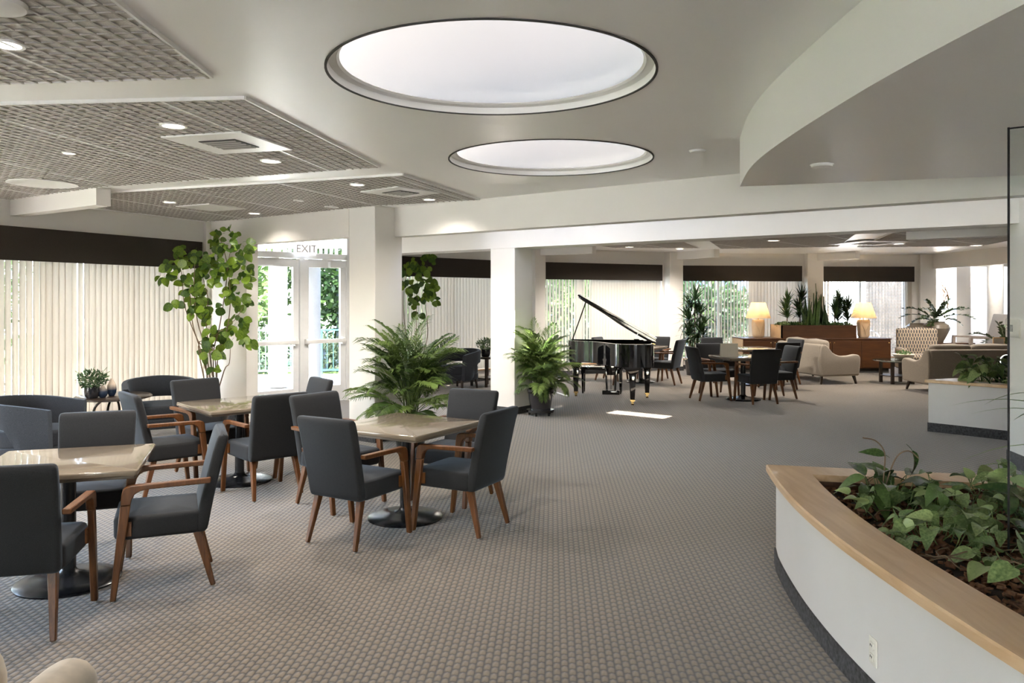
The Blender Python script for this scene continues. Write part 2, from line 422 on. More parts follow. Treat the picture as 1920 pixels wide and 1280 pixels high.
# ================================================================ the room
def UV(u, v): return (-.8*u+.6*v, .6*u+.8*v)
RZ_UV = math.atan2(.6, -.8)            # heading of the beams
CEIL = 2.84; LOW = 2.48
def uvprism(mb, u0, u1, v0, v1, z0, z1):
    return mb.prism([UV(u0, v0), UV(u0, v1), UV(u1, v1), UV(u1, v0)], z0, z1)
struct(MB().prism([(-9, -7), (13.2, -7), (13.2, 24), (10.9, 24), (10.9, 20.1), (7.5, 19.95), (3.9, 19.35), (.5, 17.35), (-2.5, 15.0), (-4.6, 12.0), (-4.75, 11.6), (-6.05, 8.4), (-6.6, 4)], -.12, 0).build('floor', 'carpet'),
       'woven grey brown basketweave carpet')
# front ceiling with two round skylight holes
SKY = [((-.10, 3.95), .81), ((.31, 6.32), .81)]
def ceil_mesh():
    bm = bmesh.new(); E = []
    def loop(P):
        vs_ = [bm.verts.new((x, y, CEIL)) for x, y in P]
        for i in range(len(vs_)): E.append(bm.edges.new((vs_[i], vs_[(i+1) % len(vs_)])))
    loop([(-6.75, -6), (12, -6), (12, -.22), UV(6.93, 7.02), (-4.5, 12.15), (-4.75, 11.6), (-6.05, 8.4), (-6.5, 5)])
    for (cx, cy_), r in SKY: loop([(cx+r*math.cos(2*math.pi*i/96), cy_+r*math.sin(2*math.pi*i/96)) for i in range(96)])
    bmesh.ops.triangle_fill(bm, use_beauty=True, use_dissolve=False, edges=E)
    me = bpy.data.meshes.new('ceiling'); bm.to_mesh(me); bm.free(); return me
struct(link('ceiling', ceil_mesh(), 'ceil'), 'smooth white ceiling with two round skylight wells')
struct(MB().prism([UV(7.4, 7.02), UV(7.4, 9.36), (-2.6, 13.7), (-2.9, 13.6), (-4.5, 12.15)], CEIL, CEIL+.02).build('ceiling', 'ceil'), 'white ceiling of the entrance recess')
struct(MB().prism([UV(7.4, 9.36), (10.8, 3.6), (10.8, 20.2), (7.5, 20.0), (3.9, 19.4), (.5, 17.4), (-2.5, 15.2), (-2.7, 13.75)], CEIL, CEIL+.02).build('ceiling', 'ceil'), 'white ceiling of the far lounge')
# beams and the light well between them
b = MB(); uvprism(b, -5, 6.93, 6.84, 7.02, LOW, 3.5); uvprism(b, 6.93, 7.46, 6.86, 7.02, CEIL+.001, 3.5); struct(b.build('ceiling_beam', 'beam'), 'long warm white beam crossing in front of the light well')
b = MB(); uvprism(b, -5, 10.05, 9.36, 9.82, LOW, 3.5); struct(b.build('ceiling_beam', 'beam'), 'bright white beam behind the light well')
b = MB(); uvprism(b, 7.39, 7.45, 7.02, 9.36, CEIL, 3.5); uvprism(b, -5.06, -5, 7.0, 9.36, LOW, 3.5); struct(b.build('wall_light_well', 'beam'))
b = MB(); Z = 3.5
for u0, u1, v0, v1 in ((-5, 7.4, 7.02, 7.4), (-5, 7.4, 7.72, 9.36), (-5, 5.03, 7.4, 7.72), (5.96, 6.30, 7.4, 7.72)): uvprism(b, u0, u1, v0, v1, Z, Z+.004)
struct(b.build('ceiling_skylight_sheet', 'slotpane'), 'opal skylight sheet over the light well')
b = MB(); q = UV(-1.9, 11.4)
b.prism([(5.2, 10.36), (5.38, 10.6), (9.4, 7.6), (9.22, 7.36)], LOW+.02, CEIL); struct(b.build('ceiling_beam', 'beam'), 'short dropped beam at far right of the lounge ceiling')
# columns with carpet base
def column(u0, u1, v0, v1, top, label):
    b = MB(); uvprism(b, u0, u1, v0, v1, 0, top); o = struct(b.build('column', 'beam', bevel=.006, seg=1), label)
    b = MB(); uvprism(b, u0-.012, u1+.012, v0-.012, v1+.012, 0, .1); b.build('base_trim', 'carpetbase', o)
column(6.93, 7.39, 6.515, 6.97, CEIL, 'square white column between the entrance doors and the palm')
column(6.97, 7.43, 9.36, 9.82, LOW, 'square white column with a patch of sunlight beside the grand piano')
# wall with the opening to the entrance recess
b = MB(); uvprism(b, 7.39, 9.5, 6.515, 6.7, LOW, CEIL); uvprism(b, 9.5, 10.45, 6.515, 6.7, 0, CEIL); struct(b.build('wall_entrance', 'wall'), 'warm white wall with wide opening to the glass doors')
b = MB(); uvprism(b, 9.5, 10.4, 6.50, 6.515, 0, .1); struct(b.build('baseboard_entrance', 'carpetbase'))

# ---------------------------------------------------------------- window bays
def facade(name, p0, p1, label, sill=.23, head=2.35, wins=None, clear=False, ext0=0., ext1=0.):
    """wall below and above a window strip; windows fill wins = [(t0,t1)] in metres along p0->p1"""
    p0 = Vector((*p0, 0)); p1 = Vector((*p1, 0)); d = (p1-p0); L = d.length; d.normalize(); n = Vector((-d.y, d.x, 0)); th = .16
    if wins is None: wins = [(.12, L-.12)]
    def seg(mb, t0, t1, z0, z1, n0=0., n1=th):
        a, c = p0+d*t0, p0+d*t1
        mb.prism([tuple((a+n*n0).xy), tuple((c+n*n0).xy), tuple((c+n*n1).xy), tuple((a+n*n1).xy)], z0, z1)
    b = MB(); seg(b, -ext0, L+ext1, 0, sill); seg(b, -ext0, L+ext1, head, CEIL+.05)
    t = -ext0
    for t0, t1 in wins+[(L+ext1, 0)]:
        if t0-t > .01: seg(b, t, t0, sill, head)
        t = t1
    struct(b.build(name, 'wall'), label)
    b = MB(); seg(b, -ext0, L+ext1, 0, .1, -.012, 0); struct(b.build(name.replace('wall', 'baseboard'), 'carpetbase'))
    return p0, d, n, L, seg, wins
NWIN = [0]
def windows(fc, sill=.23, head=2.35, pane_w=1.2, label=None):
    p0, d, n, L, seg, wins = fc
    for t0, t1 in wins:
        NWIN[0] += 1
        e = sempty('window_%d' % NWIN[0], tuple(p0+d*t0), 0, label)
        def local(mb):
            mb.v = [(x-e.location.x, y-e.location.y, z) for x, y, z in mb.v]; return mb
        k = max(1, round((t1-t0)/pane_w)); wd = (t1-t0)/k
        b = MB(); seg(b, t0, t1, head-.05, head, .05, .11); seg(b, t0, t1, sill, sill+.05, .05, .11)
        for i in range(k+1):
            c = t0+wd*i; seg(b, max(t0, c-.025), min(t1, c+.025), sill, head, .05, .11)
        local(b).build('window_frame', 'frame', e)
        for i in range(k):
            b = MB(); seg(b, t0+wd*i+.02, t0+wd*(i+1)-.02, sill+.04, head-.04, .078, .084); local(b).build('pane', 'glass', e)
        b = MB(); seg(b, t0-.03, t1+.03, sill, sill+.025, -.06, .05); local(b).build('window_sill', 'sill', e)
SLAT = None
def slat_mesh():
    b = MB(); n = 5; h = 1.9
    P = [(-.045+.09*i/n, .007*math.cos(math.pi*(i/n-.5))-.0035) for i in range(n+1)]
    b.add([(x, y, 0) for x, y in P]+[(x, y, h) for x, y in P], [(i, i+1, n+2+i, n+1+i) for i in range(n)])
    me = b.mesh('slat', True); me.materials.append(M['slat']); return me
SLAT = slat_mesh()
def blind(p0, p1, ang, label, top=2.53, bot=2.15, gaps=(), ext=0.):
    """valance box and hanging slats; ang(s) = slat turn in degrees at s in 0..1 (0 = shut, 90 = edge-on)"""
    p0 = Vector((*p0, 0)); p1 = Vector((*p1, 0)); d = p1-p0; L = d.length; rz = math.atan2(d.y, d.x)
    t = thing('vertical_blind', label, 'blind', tuple(p0), rz, 'vertical blinds along the window walls')
    b = MB(); b.box((L/2, 0.005, (top+bot)/2), (L, .012, top-bot)); b.box((L/2, .07, top-.006), (L, .14, .012))
    b.box((.006, .07, (top+bot)/2), (.012, .14, top-bot)); b.box((L-.006, .07, (top+bot)/2), (.012, .14, top-bot))
    b.build('valance', 'valance', t)
    MB().box((L/2, .07, 2.30), (L-.04, .04, .04)).build('head_rail', 'white', t)
    n = int((L-.08)/.08)
    for i in range(n):
        s = (i+.5)/n
        a = ang(s)
        if a is None: continue
        o = link('slat', SLAT, None, t); o.location = (.04+(L-.08)*s, .07+random.uniform(-.004, .004), .275)
        o.rotation_euler = (0, 0, R(a+random.uniform(-3, 3)))
    return t
# left bay (faces the camera side) and the one before it
A0, A1 = Vector((-6.02, 8.16)), Vector((-4.50, 11.42))
fcA = facade('wall_left', A0, A1, 'white wall around the long left window', wins=[(.05, 3.45)], ext1=.1)
windows(fcA, label='long window behind the cream vertical blinds at left')
dA = (A1-A0).normalized(); nA = Vector((dA.y, -dA.x))
blind(A0+nA*.16, A0+dA*3.44+nA*.16, lambda s: 14 if s < .34 else (-4 if s < .44 else (15 if s < .51 else -8)),
      'cream vertical blind across the left window with dark brown valance')
fcN = facade('wall_left_near', (-6.75, -6), (-6.02, 8.16), 'left wall beside the viewer', wins=[(9.2, 13.6)])
windows(fcN, label='window in the left wall nearer the viewer')
# entrance bay
fcB = facade('wall_entrance_bay', (-2.16, 14.98), (-.25, 16.80), 'white wall around the window beyond the entrance', wins=[(.05, 2.5)], ext0=.2)
windows(fcB, label='window behind blinds between the two square columns')
blind((-2.10, 14.86), (-.38, 16.52), lambda s: 13 if s < .3 else -9, 'cream vertical blind between the square columns with dark brown valance')
fcC = facade('wall_piano_bay', (.45, 17.30), (3.72, 18.98), 'white wall around the window behind the piano', wins=[(.15, 3.55)], ext0=.1, ext1=.1)
windows(fcC, label='window behind the grand piano')
blind((.66, 17.27), (3.60, 18.78), lambda s: 29 if s < .27 else (-6 if s < .33 else (26 if s < .40 else -9)), 'cream vertical blind behind the grand piano, left slats turned open')
fcD = facade('wall_lounge_bay', (3.98, 19.22), (7.28, 19.56), 'white wall around the window behind the dining tables', wins=[(.1, 3.2)], ext0=.1, ext1=.1)
windows(fcD, label='window behind the dragon plant and table lamp')
blind((4.08, 19.08), (7.17, 19.40), lambda s: 47 if s < .56 else -9, 'cream vertical blind behind the dragon plant, left half turned open')
fcE = facade('wall_credenza_bay', (7.62, 19.84), (10.30, 19.92), 'wall around the window at right of the credenza', wins=[(.1, 2.35)], ext0=.1, ext1=.4)
windows(fcE, label='window at the right end of the credenza')
blind((7.72, 19.70), (10.13, 19.76), lambda s: 30 if s < .12 else (61 if s < .95 else -10), 'vertical blind above the right lamp, slats turned edge on')
# piers between bays, with stub beams running inward under the ceiling
def pier(x, y, sx, sy, rz, label):
    o = struct(MB().box((x, y, CEIL/2), (sx, sy, CEIL), R(rz)).build('column', 'beam'), label)
    MB().box((x, y, .05), (sx+.024, sy+.024, .1), R(rz)).build('base_trim', 'carpetbase', o)
pier(.50, 17.10, .30, .36, 40, 'slim pier left of the piano window')
pier(3.87, 18.93, .36, .36, 20, 'pier between the piano window and the dragon plant window')
pier(7.48, 19.55, .40, .36, 4, 'pier behind the tall plants of the credenza')
struct(MB().box((.12, 16.98, CEIL/2), (.7, .1, CEIL), R(43)).build('wall_pier', 'wall'))
struct(MB().prism([(-2.16, 14.98), (-2.3, 15.1), (-2.95, 13.62), (-2.8, 13.5)], 0, CEIL).build('wall_entrance_return', 'wall'))
def stub(a, c, label, z0=2.66):
    b = MB(); b.bar((a[0], a[1], (z0+CEIL)/2), (c[0], c[1], (z0+CEIL)/2), .15, CEIL-z0)
    struct(b.build('ceiling_beam', 'beam'), label)
stub((-4.12, 7.92), (-5.70, 8.99), 'stub beam above the left window')
stub((1.70, 16.25), (.55, 17.1), 'stub beam at the pier left of the piano window')
stub((4.62, 17.70), (3.9, 19.0), 'stub beam at the pier between two far windows')
stub((8.12, 18.45), (7.5, 19.6), 'stub beam at the pier behind the tall plants')
# far right: end wall, header and hallway
b = MB(); b.box((10.52, 19.9, CEIL/2), (.40, .12, CEIL)); struct(b.build('wall_far_right', 'wall'), 'taupe wall at the right end of the far windows')
b = MB(); b.box((10.72, 15.5, (CEIL+LOW)/2), (.16, 8.9, CEIL-LOW)); struct(b.build('wall_hall_header', 'wall'), 'white header over the hallway opening')
b = MB(); b.box((11.42, 20.0, 1.42), (.36, .3, 2.84)); b.box((12.6, 21.2, 1.42), (1.1, .1, 2.84)); struct(b.build('wall_hall_back', 'wall'), 'beige hallway walls seen through the opening')
b = MB(); b.box((12.4, 23.9, 1.42), (3.2, .1, 2.84)); b.box((13.2, 16, 1.42), (.1, 16, 2.84)); struct(b.build('wall_hall_side', 'extwhite'))
b = MB(); b.box((12.3, 19.2, 2.62), (2.0, .3, .22)); struct(b.build('ceiling_beam', 'beam'), 'white hallway beam')
b = MB(); b.prism([(10.8, 3.6), (13.3, 3.6), (13.3, 24.0), (12.3, 24.0), (12.3, 20.6), (10.8, 20.6)], CEIL, CEIL+.02); struct(b.build('ceiling', 'ceil'), 'hallway ceiling')
o = struct(MB().lathe([(.17, 0), (.17, CEIL)], 32).build('column', 'extwhite', smooth=True, loc=(11.42, 18.55, 0)), 'round white column in the hallway')
b = MB(); b.box((13.2, 8, 1.42), (.1, 9, 2.84)); b.box((9, 3.55, 1.42), (8.6, .1, 2.84)); struct(b.build('wall_right_far', 'wall'))
# right wall behind the glass panel, wall behind the viewer
b = MB(); b.prism([(5.13, 8.12), (5.3, 8.10), (4.45, 3.0), (4.3, 3.02)], 0, CEIL); b.prism([(4.3, 3.02), (4.45, 3.0), (4.45, -6), (4.3, -6)], 0, CEIL); wr = struct(b.build('wall_right', 'wall'), 'beige right wall with thermostat')
b = MB(); b.prism([(5.12, 8.13), (5.13, 8.13), (4.30, 3.02), (4.29, 3.02)], 0, .16); struct(b.build('baseboard_right', 'carpetbase'))
fcR = facade('wall_behind_viewer', (4.5, -6), (-6.8, -6), 'wall behind the viewer', wins=[(2.6, 7.8)])
windows(fcR, label='unseen window behind the viewer, added for its light')  # unseen opening, sized to brighten the planter and near ceiling

# entrance doors: a pair of glass leaves with transom
D0, D1 = Vector((-4.08, 12.10)), Vector((-2.80, 13.40)); dd = (D1-D0); DL = dd.length
dr = sempty('door_1', (D0.x, D0.y, 0), math.atan2(dd.y, dd.x), 'white framed pair of glass entrance doors with transom')
b = MB()
b.box((.03, 0, 1.42), (.06, .12, 2.84)); b.box((DL-.03, 0, 1.42), (.06, .12, 2.84)); b.box((DL/2, 0, 2.42), (DL, .12, .09)); b.box((DL/2, 0, 2.80), (DL, .12, .08))
b.box((DL*.50, 0, 1.2), (.07, .12, 2.4)); b.build('door_frame', 'frame', dr)
MB().box((DL/2, 0, 2.61), (DL-.1, .008, .32)).build('transom_pane', 'glass', dr)
for x0, x1, hinge in ((.065, DL*.5-.04, 0), (DL*.5+.04, DL-.065, 1)):
    b = MB(); w_ = x1-x0; c = (x0+x1)/2
    b.box((x0+.05, 0, 1.185), (.10, .05, 2.35)); b.box((x1-.05, 0, 1.185), (.10, .05, 2.35))
    b.box((c, 0, 2.30), (w_-.2, .05, .13)); b.box((c, 0, .14), (w_-.2, .05, .26))
    lf = b.build('door_leaf', 'frame', dr)
    MB().box((c, 0, 1.25), (w_-.19, .008, 1.98)).build('pane', 'glass', lf)
    b = MB(); b.box((c, -.075, 1.02), (w_-.06, .045, .065)); b.box((x0+.06, -.05, 1.02), (.07, .06, .09)); b.box((x1-.06, -.05, 1.02), (.07, .06, .12)); b.build('push_bar', 'white', lf, bevel=.008)
    b = MB(); xc = x0+.2 if not hinge else x1-.2
    b.box((xc, -.06, 2.29), (.28, .07, .09)); b.bar((xc, -.06, 2.36), (xc+(.25 if not hinge else -.25), -.03, 2.37), .02, .012); b.build('door_closer', 'frame', lf)
b = MB()
struct(MB().prism([(-4.5, 11.45), (-4.42, 11.35), (-4.05, 12.05), (-4.2, 12.15)], 0, CEIL).build('wall_entrance_left_return', 'wall'))
# EXIT sign on the transom bar
es = thing('exit_sign', 'white EXIT sign with grey letters above the entrance doors', 'sign', (-3.02, 12.72, 2.42), math.atan2(dd.y, dd.x))
place(es, (D0.x+dd.x*.50+.13, D0.y+dd.y*.50-.13, 2.415), (0, 0, math.atan2(dd.y, dd.x)-R(12)))
MB().box((0, 0, .11), (.32, .05, .21)).build('housing', 'signred', es, bevel=.006)
fc_ = bpy.data.curves.new('lettering', 'FONT'); fc_.body = 'EXIT'; fc_.size = .17; fc_.align_x = 'CENTER'; fc_.extrude = .002; fc_.materials.append(M['signgrey'])
ft = bpy.data.objects.new('tmp', fc_); COL.objects.link(ft); bpy.context.view_layer.update()
me = bpy.data.meshes.new_from_object(ft.evaluated_get(bpy.context.evaluated_depsgraph_get())); bpy.data.objects.remove(ft); me.materials.clear()
fo = link('lettering', me, 'signgrey', es); place(fo, (0, -.028, .05), (R(90), 0, 0))

# ---------------------------------------------------------------- ceiling: skylight rings, lattice panels, fixtures
for i, ((cx, cy_), r) in enumerate(SKY):
    t = thing('round_skylight', ['large round skylight well with white dome nearest the viewer', 'round skylight well with white dome farther back near the beam'][i], 'skylight', (cx, cy_, CEIL), 0, 'round skylights in the ceiling')
    MB().lathe([(r, -.006), (r+.012, -.006), (r+.012, .02), (r, .02)], 96, closed=True).build('edge_ring', 'dark', t, smooth=True)
    MB().lathe([(r, 0), (r-.004, .036), (r-.03, .042), (r-.05, .044), (r-.05, .05), (r+.006, .052), (r+.006, 0)], 96, closed=True).build('curb', 'white', t, smooth=True)
    MB().lathe([(r-.045, .040), (r-.032, .050), (r-.045, .060), (r-.058, .050)], 96, closed=True).build('gasket', 'white', t, smooth=True)
    pr = [((r-.05)*math.cos(R(a)), .050+.30*math.sin(R(a))) for a in range(0, 91, 9)]
    MB().lathe(pr[:-1]+[(.001, pr[-1][1])], 96, cap0=False).build('dome', 'dome', t, smooth=True)
def clip(poly, p, d):
    """parameters where the line p+t*d runs inside the polygon"""
    ts = []
    n = len(poly)
    for i in range(n):
        a = Vector(poly[i]); c = Vector(poly[(i+1) % n]); e = c-a
        den = d.x*e.y-d.y*e.x
        if abs(den) < 1e-9: continue
        q = a-p; t = (q.x*e.y-q.y*e.x)/den; s = (q.x*d.y-q.y*d.x)/den
        if 0 <= s < 1: ts.append(t)
    ts.sort(); return [(ts[i], ts[i+1]) for i in range(0, len(ts)-1, 2)]
def lattice_panel(poly, deg, label, step=.0762, split=1.22):
    c = Vector((sum(p[0] for p in poly)/len(poly), sum(p[1] for p in poly)/len(poly)))
    t = thing('lattice_ceiling_panel', label, 'ceiling panel', (c.x, c.y, CEIL), 0, 'lattice panels set in the ceiling')
    pl = [(x-c.x, y-c.y) for x, y in poly]
    MB().prism(pl, -.012, -.002).build('acoustic_tile', 'tile', t)
    ca, sa = math.cos(R(deg)), math.sin(R(deg)); b = MB(); w_ = MB()
    for ax, (dx, dy) in enumerate(((ca, sa), (-sa, ca))):
        d = Vector((dx, dy)); nn = Vector((-dy, dx))
        ks = [Vector(p).dot(nn) for p in pl]
        k = math.ceil(min(ks)/step)
        while k*step < max(ks):
            p = nn*(k*step)
            for t0, t1 in clip(pl, p, d):
                if t1-t0 < .03: continue
                a, e = p+d*t0, p+d*t1
                main = (k % 16 == 0) and ax == 1
                (w_ if main else b).bar((a.x, a.y, -.0165-.001*ax), (e.x, e.y, -.0165-.001*ax), .018 if main else .0125, .006)
            k += 1
    o = b.build('lattice', 'lattice', t); o['kind'] = 'stuff'
    if w_.v: w_.build('tee_bar', 'white', t)
    n = len(pl)
    for i in range(n):
        a, e = pl[i], pl[(i+1) % n]
        MB().bar((a[0], a[1], -.010), (e[0], e[1], -.010), .014, .020).build('edge_trim', 'white', t)
PAN = [([(-1.42, .8), (-1.5, 3.925), (-5.7, 4.35), (-5.7, .8)], -5.8, 'lattice ceiling panel at upper left corner nearest the viewer'),
       ([(-1.477, 4.34), (-1.11, 6.59), (-4.05, 7.74), (-5.6, 8.75), (-5.9, 7.9), (-6.2, 4.75)], -9.2, 'lattice ceiling panel with the large square air vent'),
       ([(-.977, 7.015), (-.36, 8.75), (-1.72, 9.36), (-3.75, 10.88), (-4.35, 11.2), (-5.25, 9.0), (-4.14, 8.16)], -18.7, 'lattice ceiling panel in front of the entrance wall'),
       ([(.9, 14.7), (2.8, 13.9), (4.1, 17.1), (2.2, 17.0)], -32, 'far lattice ceiling panel above the piano'),
       ([(3.3, 13.7), (5.7, 12.9), (6.9, 16.6), (4.6, 17.3)], -40, 'far lattice ceiling panel above the dining tables'),
       ([(6.3, 12.9), (8.8, 12.4), (9.8, 16.4), (7.4, 16.8)], -48, 'far lattice ceiling panel above the sofas')]
for p, a, lb in PAN: lattice_panel(p, a, lb)
def downlight(x, y, r, label, on=True, power=1., z=CEIL-.022):
    t = thing('downlight', label, 'ceiling light', (x, y, z), 0, 'round recessed ceiling lights')
    MB().lathe([(r, .0), (r, .008), (r*.80, .006), (r*.78, -.004), (r*.95, -.006)], 32, closed=True).build('trim_ring', 'white', t, smooth=True)
    MB().lathe([(.0005, .002), (r*.79, .002), (r*.79, .004), (.0005, .004)], 32).build('lens', 'lens' if on else 'white', t, smooth=True)
    if on:
        l = bpy.data.lights.new('lamp', 'SPOT'); l.energy = DOWN_W*power; l.color = (1, .92, .82); l.spot_size = R(150); l.spot_blend = .8; l.shadow_soft_size = r*.7
        lo = bpy.data.objects.new('lamp', l); COL.objects.link(lo); lo.parent = t; lo.location = (0, 0, -.03)
    return t
for px, py, r, lb, on in (
    (12, 84, .075, 'lit round downlight at the left edge of the nearest lattice panel', True),
    (325, 236, .085, 'round downlight left of the large square air vent', True),
    (508, 302, .085, 'round downlight right of the large square air vent', True),
    (130, 287, .05, 'small round downlight far left of the large square air vent', True),
    (670, 346, .075, 'lit downlight left of the small air vent', True),
    (805, 374, .075, 'lit downlight beside the beam, right of the small air vent', True),
    (318, 379, .075, 'downlight left of the flat square access panel', True),
    (477, 400, .08, 'downlight right of the flat square access panel', True),
    (560, 376, .06, 'small pale downlight in front of the entrance', False),
    (622, 388, .09, 'wide pale downlight near the square column by the entrance', False),
    (1180, 463, .09, 'far downlight above the grand piano', True), (1275, 467, .09, 'far downlight above the pier by the piano window', True),
    (1450, 451, .12, 'far downlight above the round lattice strip by the dining tables', True),
    (1685, 457, .12, 'far downlight left of the dropped beam', True), (1830, 460, .12, 'far downlight near the hallway header', True)):
    x, y = C(px, py, CEIL-.022); downlight(x, y, r, lb, on, 2.3 if y > 11.5 else (.2 if px == 477 else .22 if px == 805 else .8))
downlight(11.15, 17.9, .09, 'added hidden light in the hallway ceiling beside the round column', True, 1.0, CEIL-.01)  # added lamp, out of sight, brightens the round hallway column
x, y = UV(8.5, 8.0); downlight(x, y, .09, 'added hidden light in the ceiling of the entrance recess', True, 1.6, CEIL-.01)  # added lamp brightening the recess and door frames, hidden by the header
x, y = C(80, 344, CEIL-.022)
t = thing('ceiling_speaker', 'wide round white speaker disc in the lattice above the left stub beam', 'speaker', (x, y, CEIL-.02))
MB().lathe([(.30, 0), (.30, -.008), (.26, -.012), (.25, -.006), (.001, -.006)], 40).build('grille', 'white', t, smooth=True)
x, y = C(-14, 4, CEIL-.02); t = thing('ceiling_speaker', 'white fixture cut by the upper left corner of the picture', 'speaker', (x, y, CEIL-.02))
MB().lathe([(.115, 0), (.11, -.018), (.08, -.026), (.001, -.028)], 32).build('cover', 'white', t, smooth=True)
def vent(pts, label, grille=True):
    """square plate lying on the lattice at four ceiling corners"""
    P = [C(px, py, CEIL-.026) for px, py in pts]; c = (sum(p[0] for p in P)/4, sum(p[1] for p in P)/4)
    s = sum(math.dist(P[i], P[(i+1) % 4]) for i in range(4))/4; a = math.atan2(P[1][1]-P[0][1], P[1][0]-P[0][0])
    t = thing('air_vent' if grille else 'access_panel', label, 'air vent' if grille else 'panel', (c[0], c[1], CEIL-.024), a)
    MB().box((0, 0, 0), (s, s, .012)).build('plate', 'white', t)
    if grille:
        g = s*.46; MB().box((0, 0, -.008), (g, g, .006)).build('grille_frame', 'socket', t)
        for i in range(5):
            MB().bar((-g/2+.01, -g/2+g*(i+.5)/5, -.014), (g/2-.01, -g/2+g*(i+.5)/5, -.014), .014, .004, up=(0, .5, 1)).build('louvre', 'vent', t)
vent([(310, 257), (462, 247), (543, 281), (400, 288)], 'large square white air vent with dark grille in the lattice')
vent([(688, 359), (760, 349), (820, 362), (738, 371)], 'smaller white air vent with dark grille near the entrance')
vent([(330, 388), (405, 382), (456, 390), (397, 396)], 'flat square white access panel in the lattice', False)
vent([(1570, 456), (1625, 450), (1700, 455), (1640, 461)], 'far white air vent above the sofas')
def detector(px, py, z, label, r=.06):
    x, y = C(px, py, z); t = thing('smoke_detector', label, 'smoke detector', (x, y, z))
    MB().lathe([(r, 0), (r, -.008), (r*.92, -.015), (r*.5, -.018), (.001, -.018)], 28).build('cover', 'white', t, smooth=True)
    MB().lathe([(r*1.08, 0), (r*1.08, -.006), (r, -.006)], 28).build('base_plate', 'white', t, smooth=True)
detector(1308, 282, CEIL, 'small round smoke detector on the ceiling right of the skylight')
detector(1541, 308, 2.5, 'round smoke detector under the curved soffit')
# curved soffit over the planter (same plan curve as the planter below it)
top_curve = [(1.585, 5.46), (1.44, 4.79), (1.37, 4.30), (1.335, 3.80), (1.318, 3.3), (1.315, 2.8), (1.335, 2.35), (1.37, 1.95), (1.45, 1.4), (1.58, .8), (1.8, 0.0), (2.1, -.8), (2.5, -1.5)]
def smooth_curve(P, k=6):
    out = []
    for i in range(len(P)-1):
        p0, p1, p2, p3 = P[max(0, i-1)], P[i], P[i+1], P[min(len(P)-1, i+2)]
        for j in range(k):
            t = j/k
            out.append(tuple(.5*((2*p1[q])+(-p0[q]+p2[q])*t+(2*p0[q]-5*p1[q]+4*p2[q]-p3[q])*t*t+(-p0[q]+3*p1[q]-3*p2[q]+p3[q])*t**3) for q in range(len(p1))))
    return out+[tuple(P[-1])]
sc_ = smooth_curve(top_curve)
struct(MB().prism(sc_+[(4.4, -1.5), (4.4, 4.6)], 2.5, CEIL-.001).build('ceiling_soffit', 'ceil', smooth=True, ang=35), 'low white ceiling soffit with curved front edge above the planter')
# ================================================================ dining tables and chairs
def make_table():
    t = thing('dining_table', '', 'table')
    s = .44
    b = MB(); cushion(b, (0, 0, .722), .88, .88, .036, .022, .010, 0, k=3); b.build('tabletop', 'laminate', t, smooth=True, ang=30)
    b = MB(); cushion(b, (0, 0, .700), .85, .85, .022, .02, .004, 0); b.build('edge_band', 'tedge', t, smooth=True)
    MB().box((0, 0, .684), (.36, .36, .012)).build('top_plate', 'blackmetal', t)
    MB().lathe([(.001, .03), (.042, .03), (.042, .69), (.001, .69)], 20).build('pedestal', 'blackmetal', t, smooth=True)
    MB().lathe([(.292, 0), (.295, .010), (.285, .018), (.20, .034), (.10, .050), (.055, .065), (.042, .085)], 48).build('base', 'blackmetal', t, smooth=True, ang=50)
    return t
def make_chair():
    t = thing('dining_chair', '', 'chair')
    b = MB(); cushion(b, (0, .025, .40), .49, .47, .135, .045, .026, .016); b.build('seat', 'fabric', t, smooth=True)
    # reclined backrest, gently dished
    rings = []
    H0, H1 = .335, .915
    lv = [(0, .018), (.02, .006), (.06, 0)]+[(q, 0) for q in (.2, .35, .5, .65, .8, .92)]+[(.965, .003), (.99, .012), (1.0, .024)]
    for s, ins in lv:
        z = H0+(H1-H0)*s; yc = -.205-.125*s**1.15; wd = .468+.036*s-2*ins*.5; th = .078-.012*s-2*ins*.6
        rings.append([(x, y+yc-.018*(1-(x/.25)**2)*s, z-.012*(x/.25)**2*(s > .9)) for x, y in rr(wd, th, .022, 3)])
    b = MB(); b.loft(rings); b.build('backrest', 'fabric', t, smooth=True, ang=60)
    for sx in (-1, 1):
        b = MB(); b.bar((sx*.19, -.185, .345), (sx*.217, -.275, .008), .046, .05, up=(0, 1, 0), w2=.028, h2=.030)
        l = b.build('leg', 'leg', t, bevel=.005, seg=1); MB().lathe([(.010, .0), (.010, .008)], 10, (sx*.217, -.275, 0)).build('glide', 'glide', l)
        x0, x1 = sorted((sx*.253, sx*.289))
        b = MB(); b.profile_x([(.275, .008), (.2215, .545), (.168, .545), (.243, .008)], x0, x1)
        l = b.build('leg', 'leg', t, bevel=.005, seg=1); MB().lathe([(.010, .0), (.010, .008)], 10, ((x0+x1)/2, .259, 0)).build('glide', 'glide', l)
        arm = [(-.262, .663), (.165, .655), (.195, .648), (.209, .632), (.214, .61), (.2215, .545), (.168, .545), (.160, .580), (.145, .606), (.118, .621), (.08, .627), (-.258, .633)]
        b = MB(); b.profile_x(arm[::-1], x0-.004, x1+.004); b.build('armrest', 'leg', t, bevel=.005, seg=1)
        bx = MB(); bx.box((sx*.248, .19, .40), (.02, .05, .08)); bx.build('leg_bracket', 'leg', t)
    return t
T0, C0 = make_table(), make_chair()
used = {'t': False, 'c': False}
def put(kind, x, y, rz, label, group):
    proto = T0 if kind == 't' else C0
    o = proto if not used[kind] else copy_tree(proto); used[kind] = True
    o.location = (x, y, 0); o.rotation_euler = (0, 0, rz); o['label'] = label; o['group'] = group; return o
GT, GC = 'square dining tables', 'charcoal dining chairs with wooden arms'
put('t', -2.70, 4.78, R(18), 'square table at the left edge of the picture', GT)
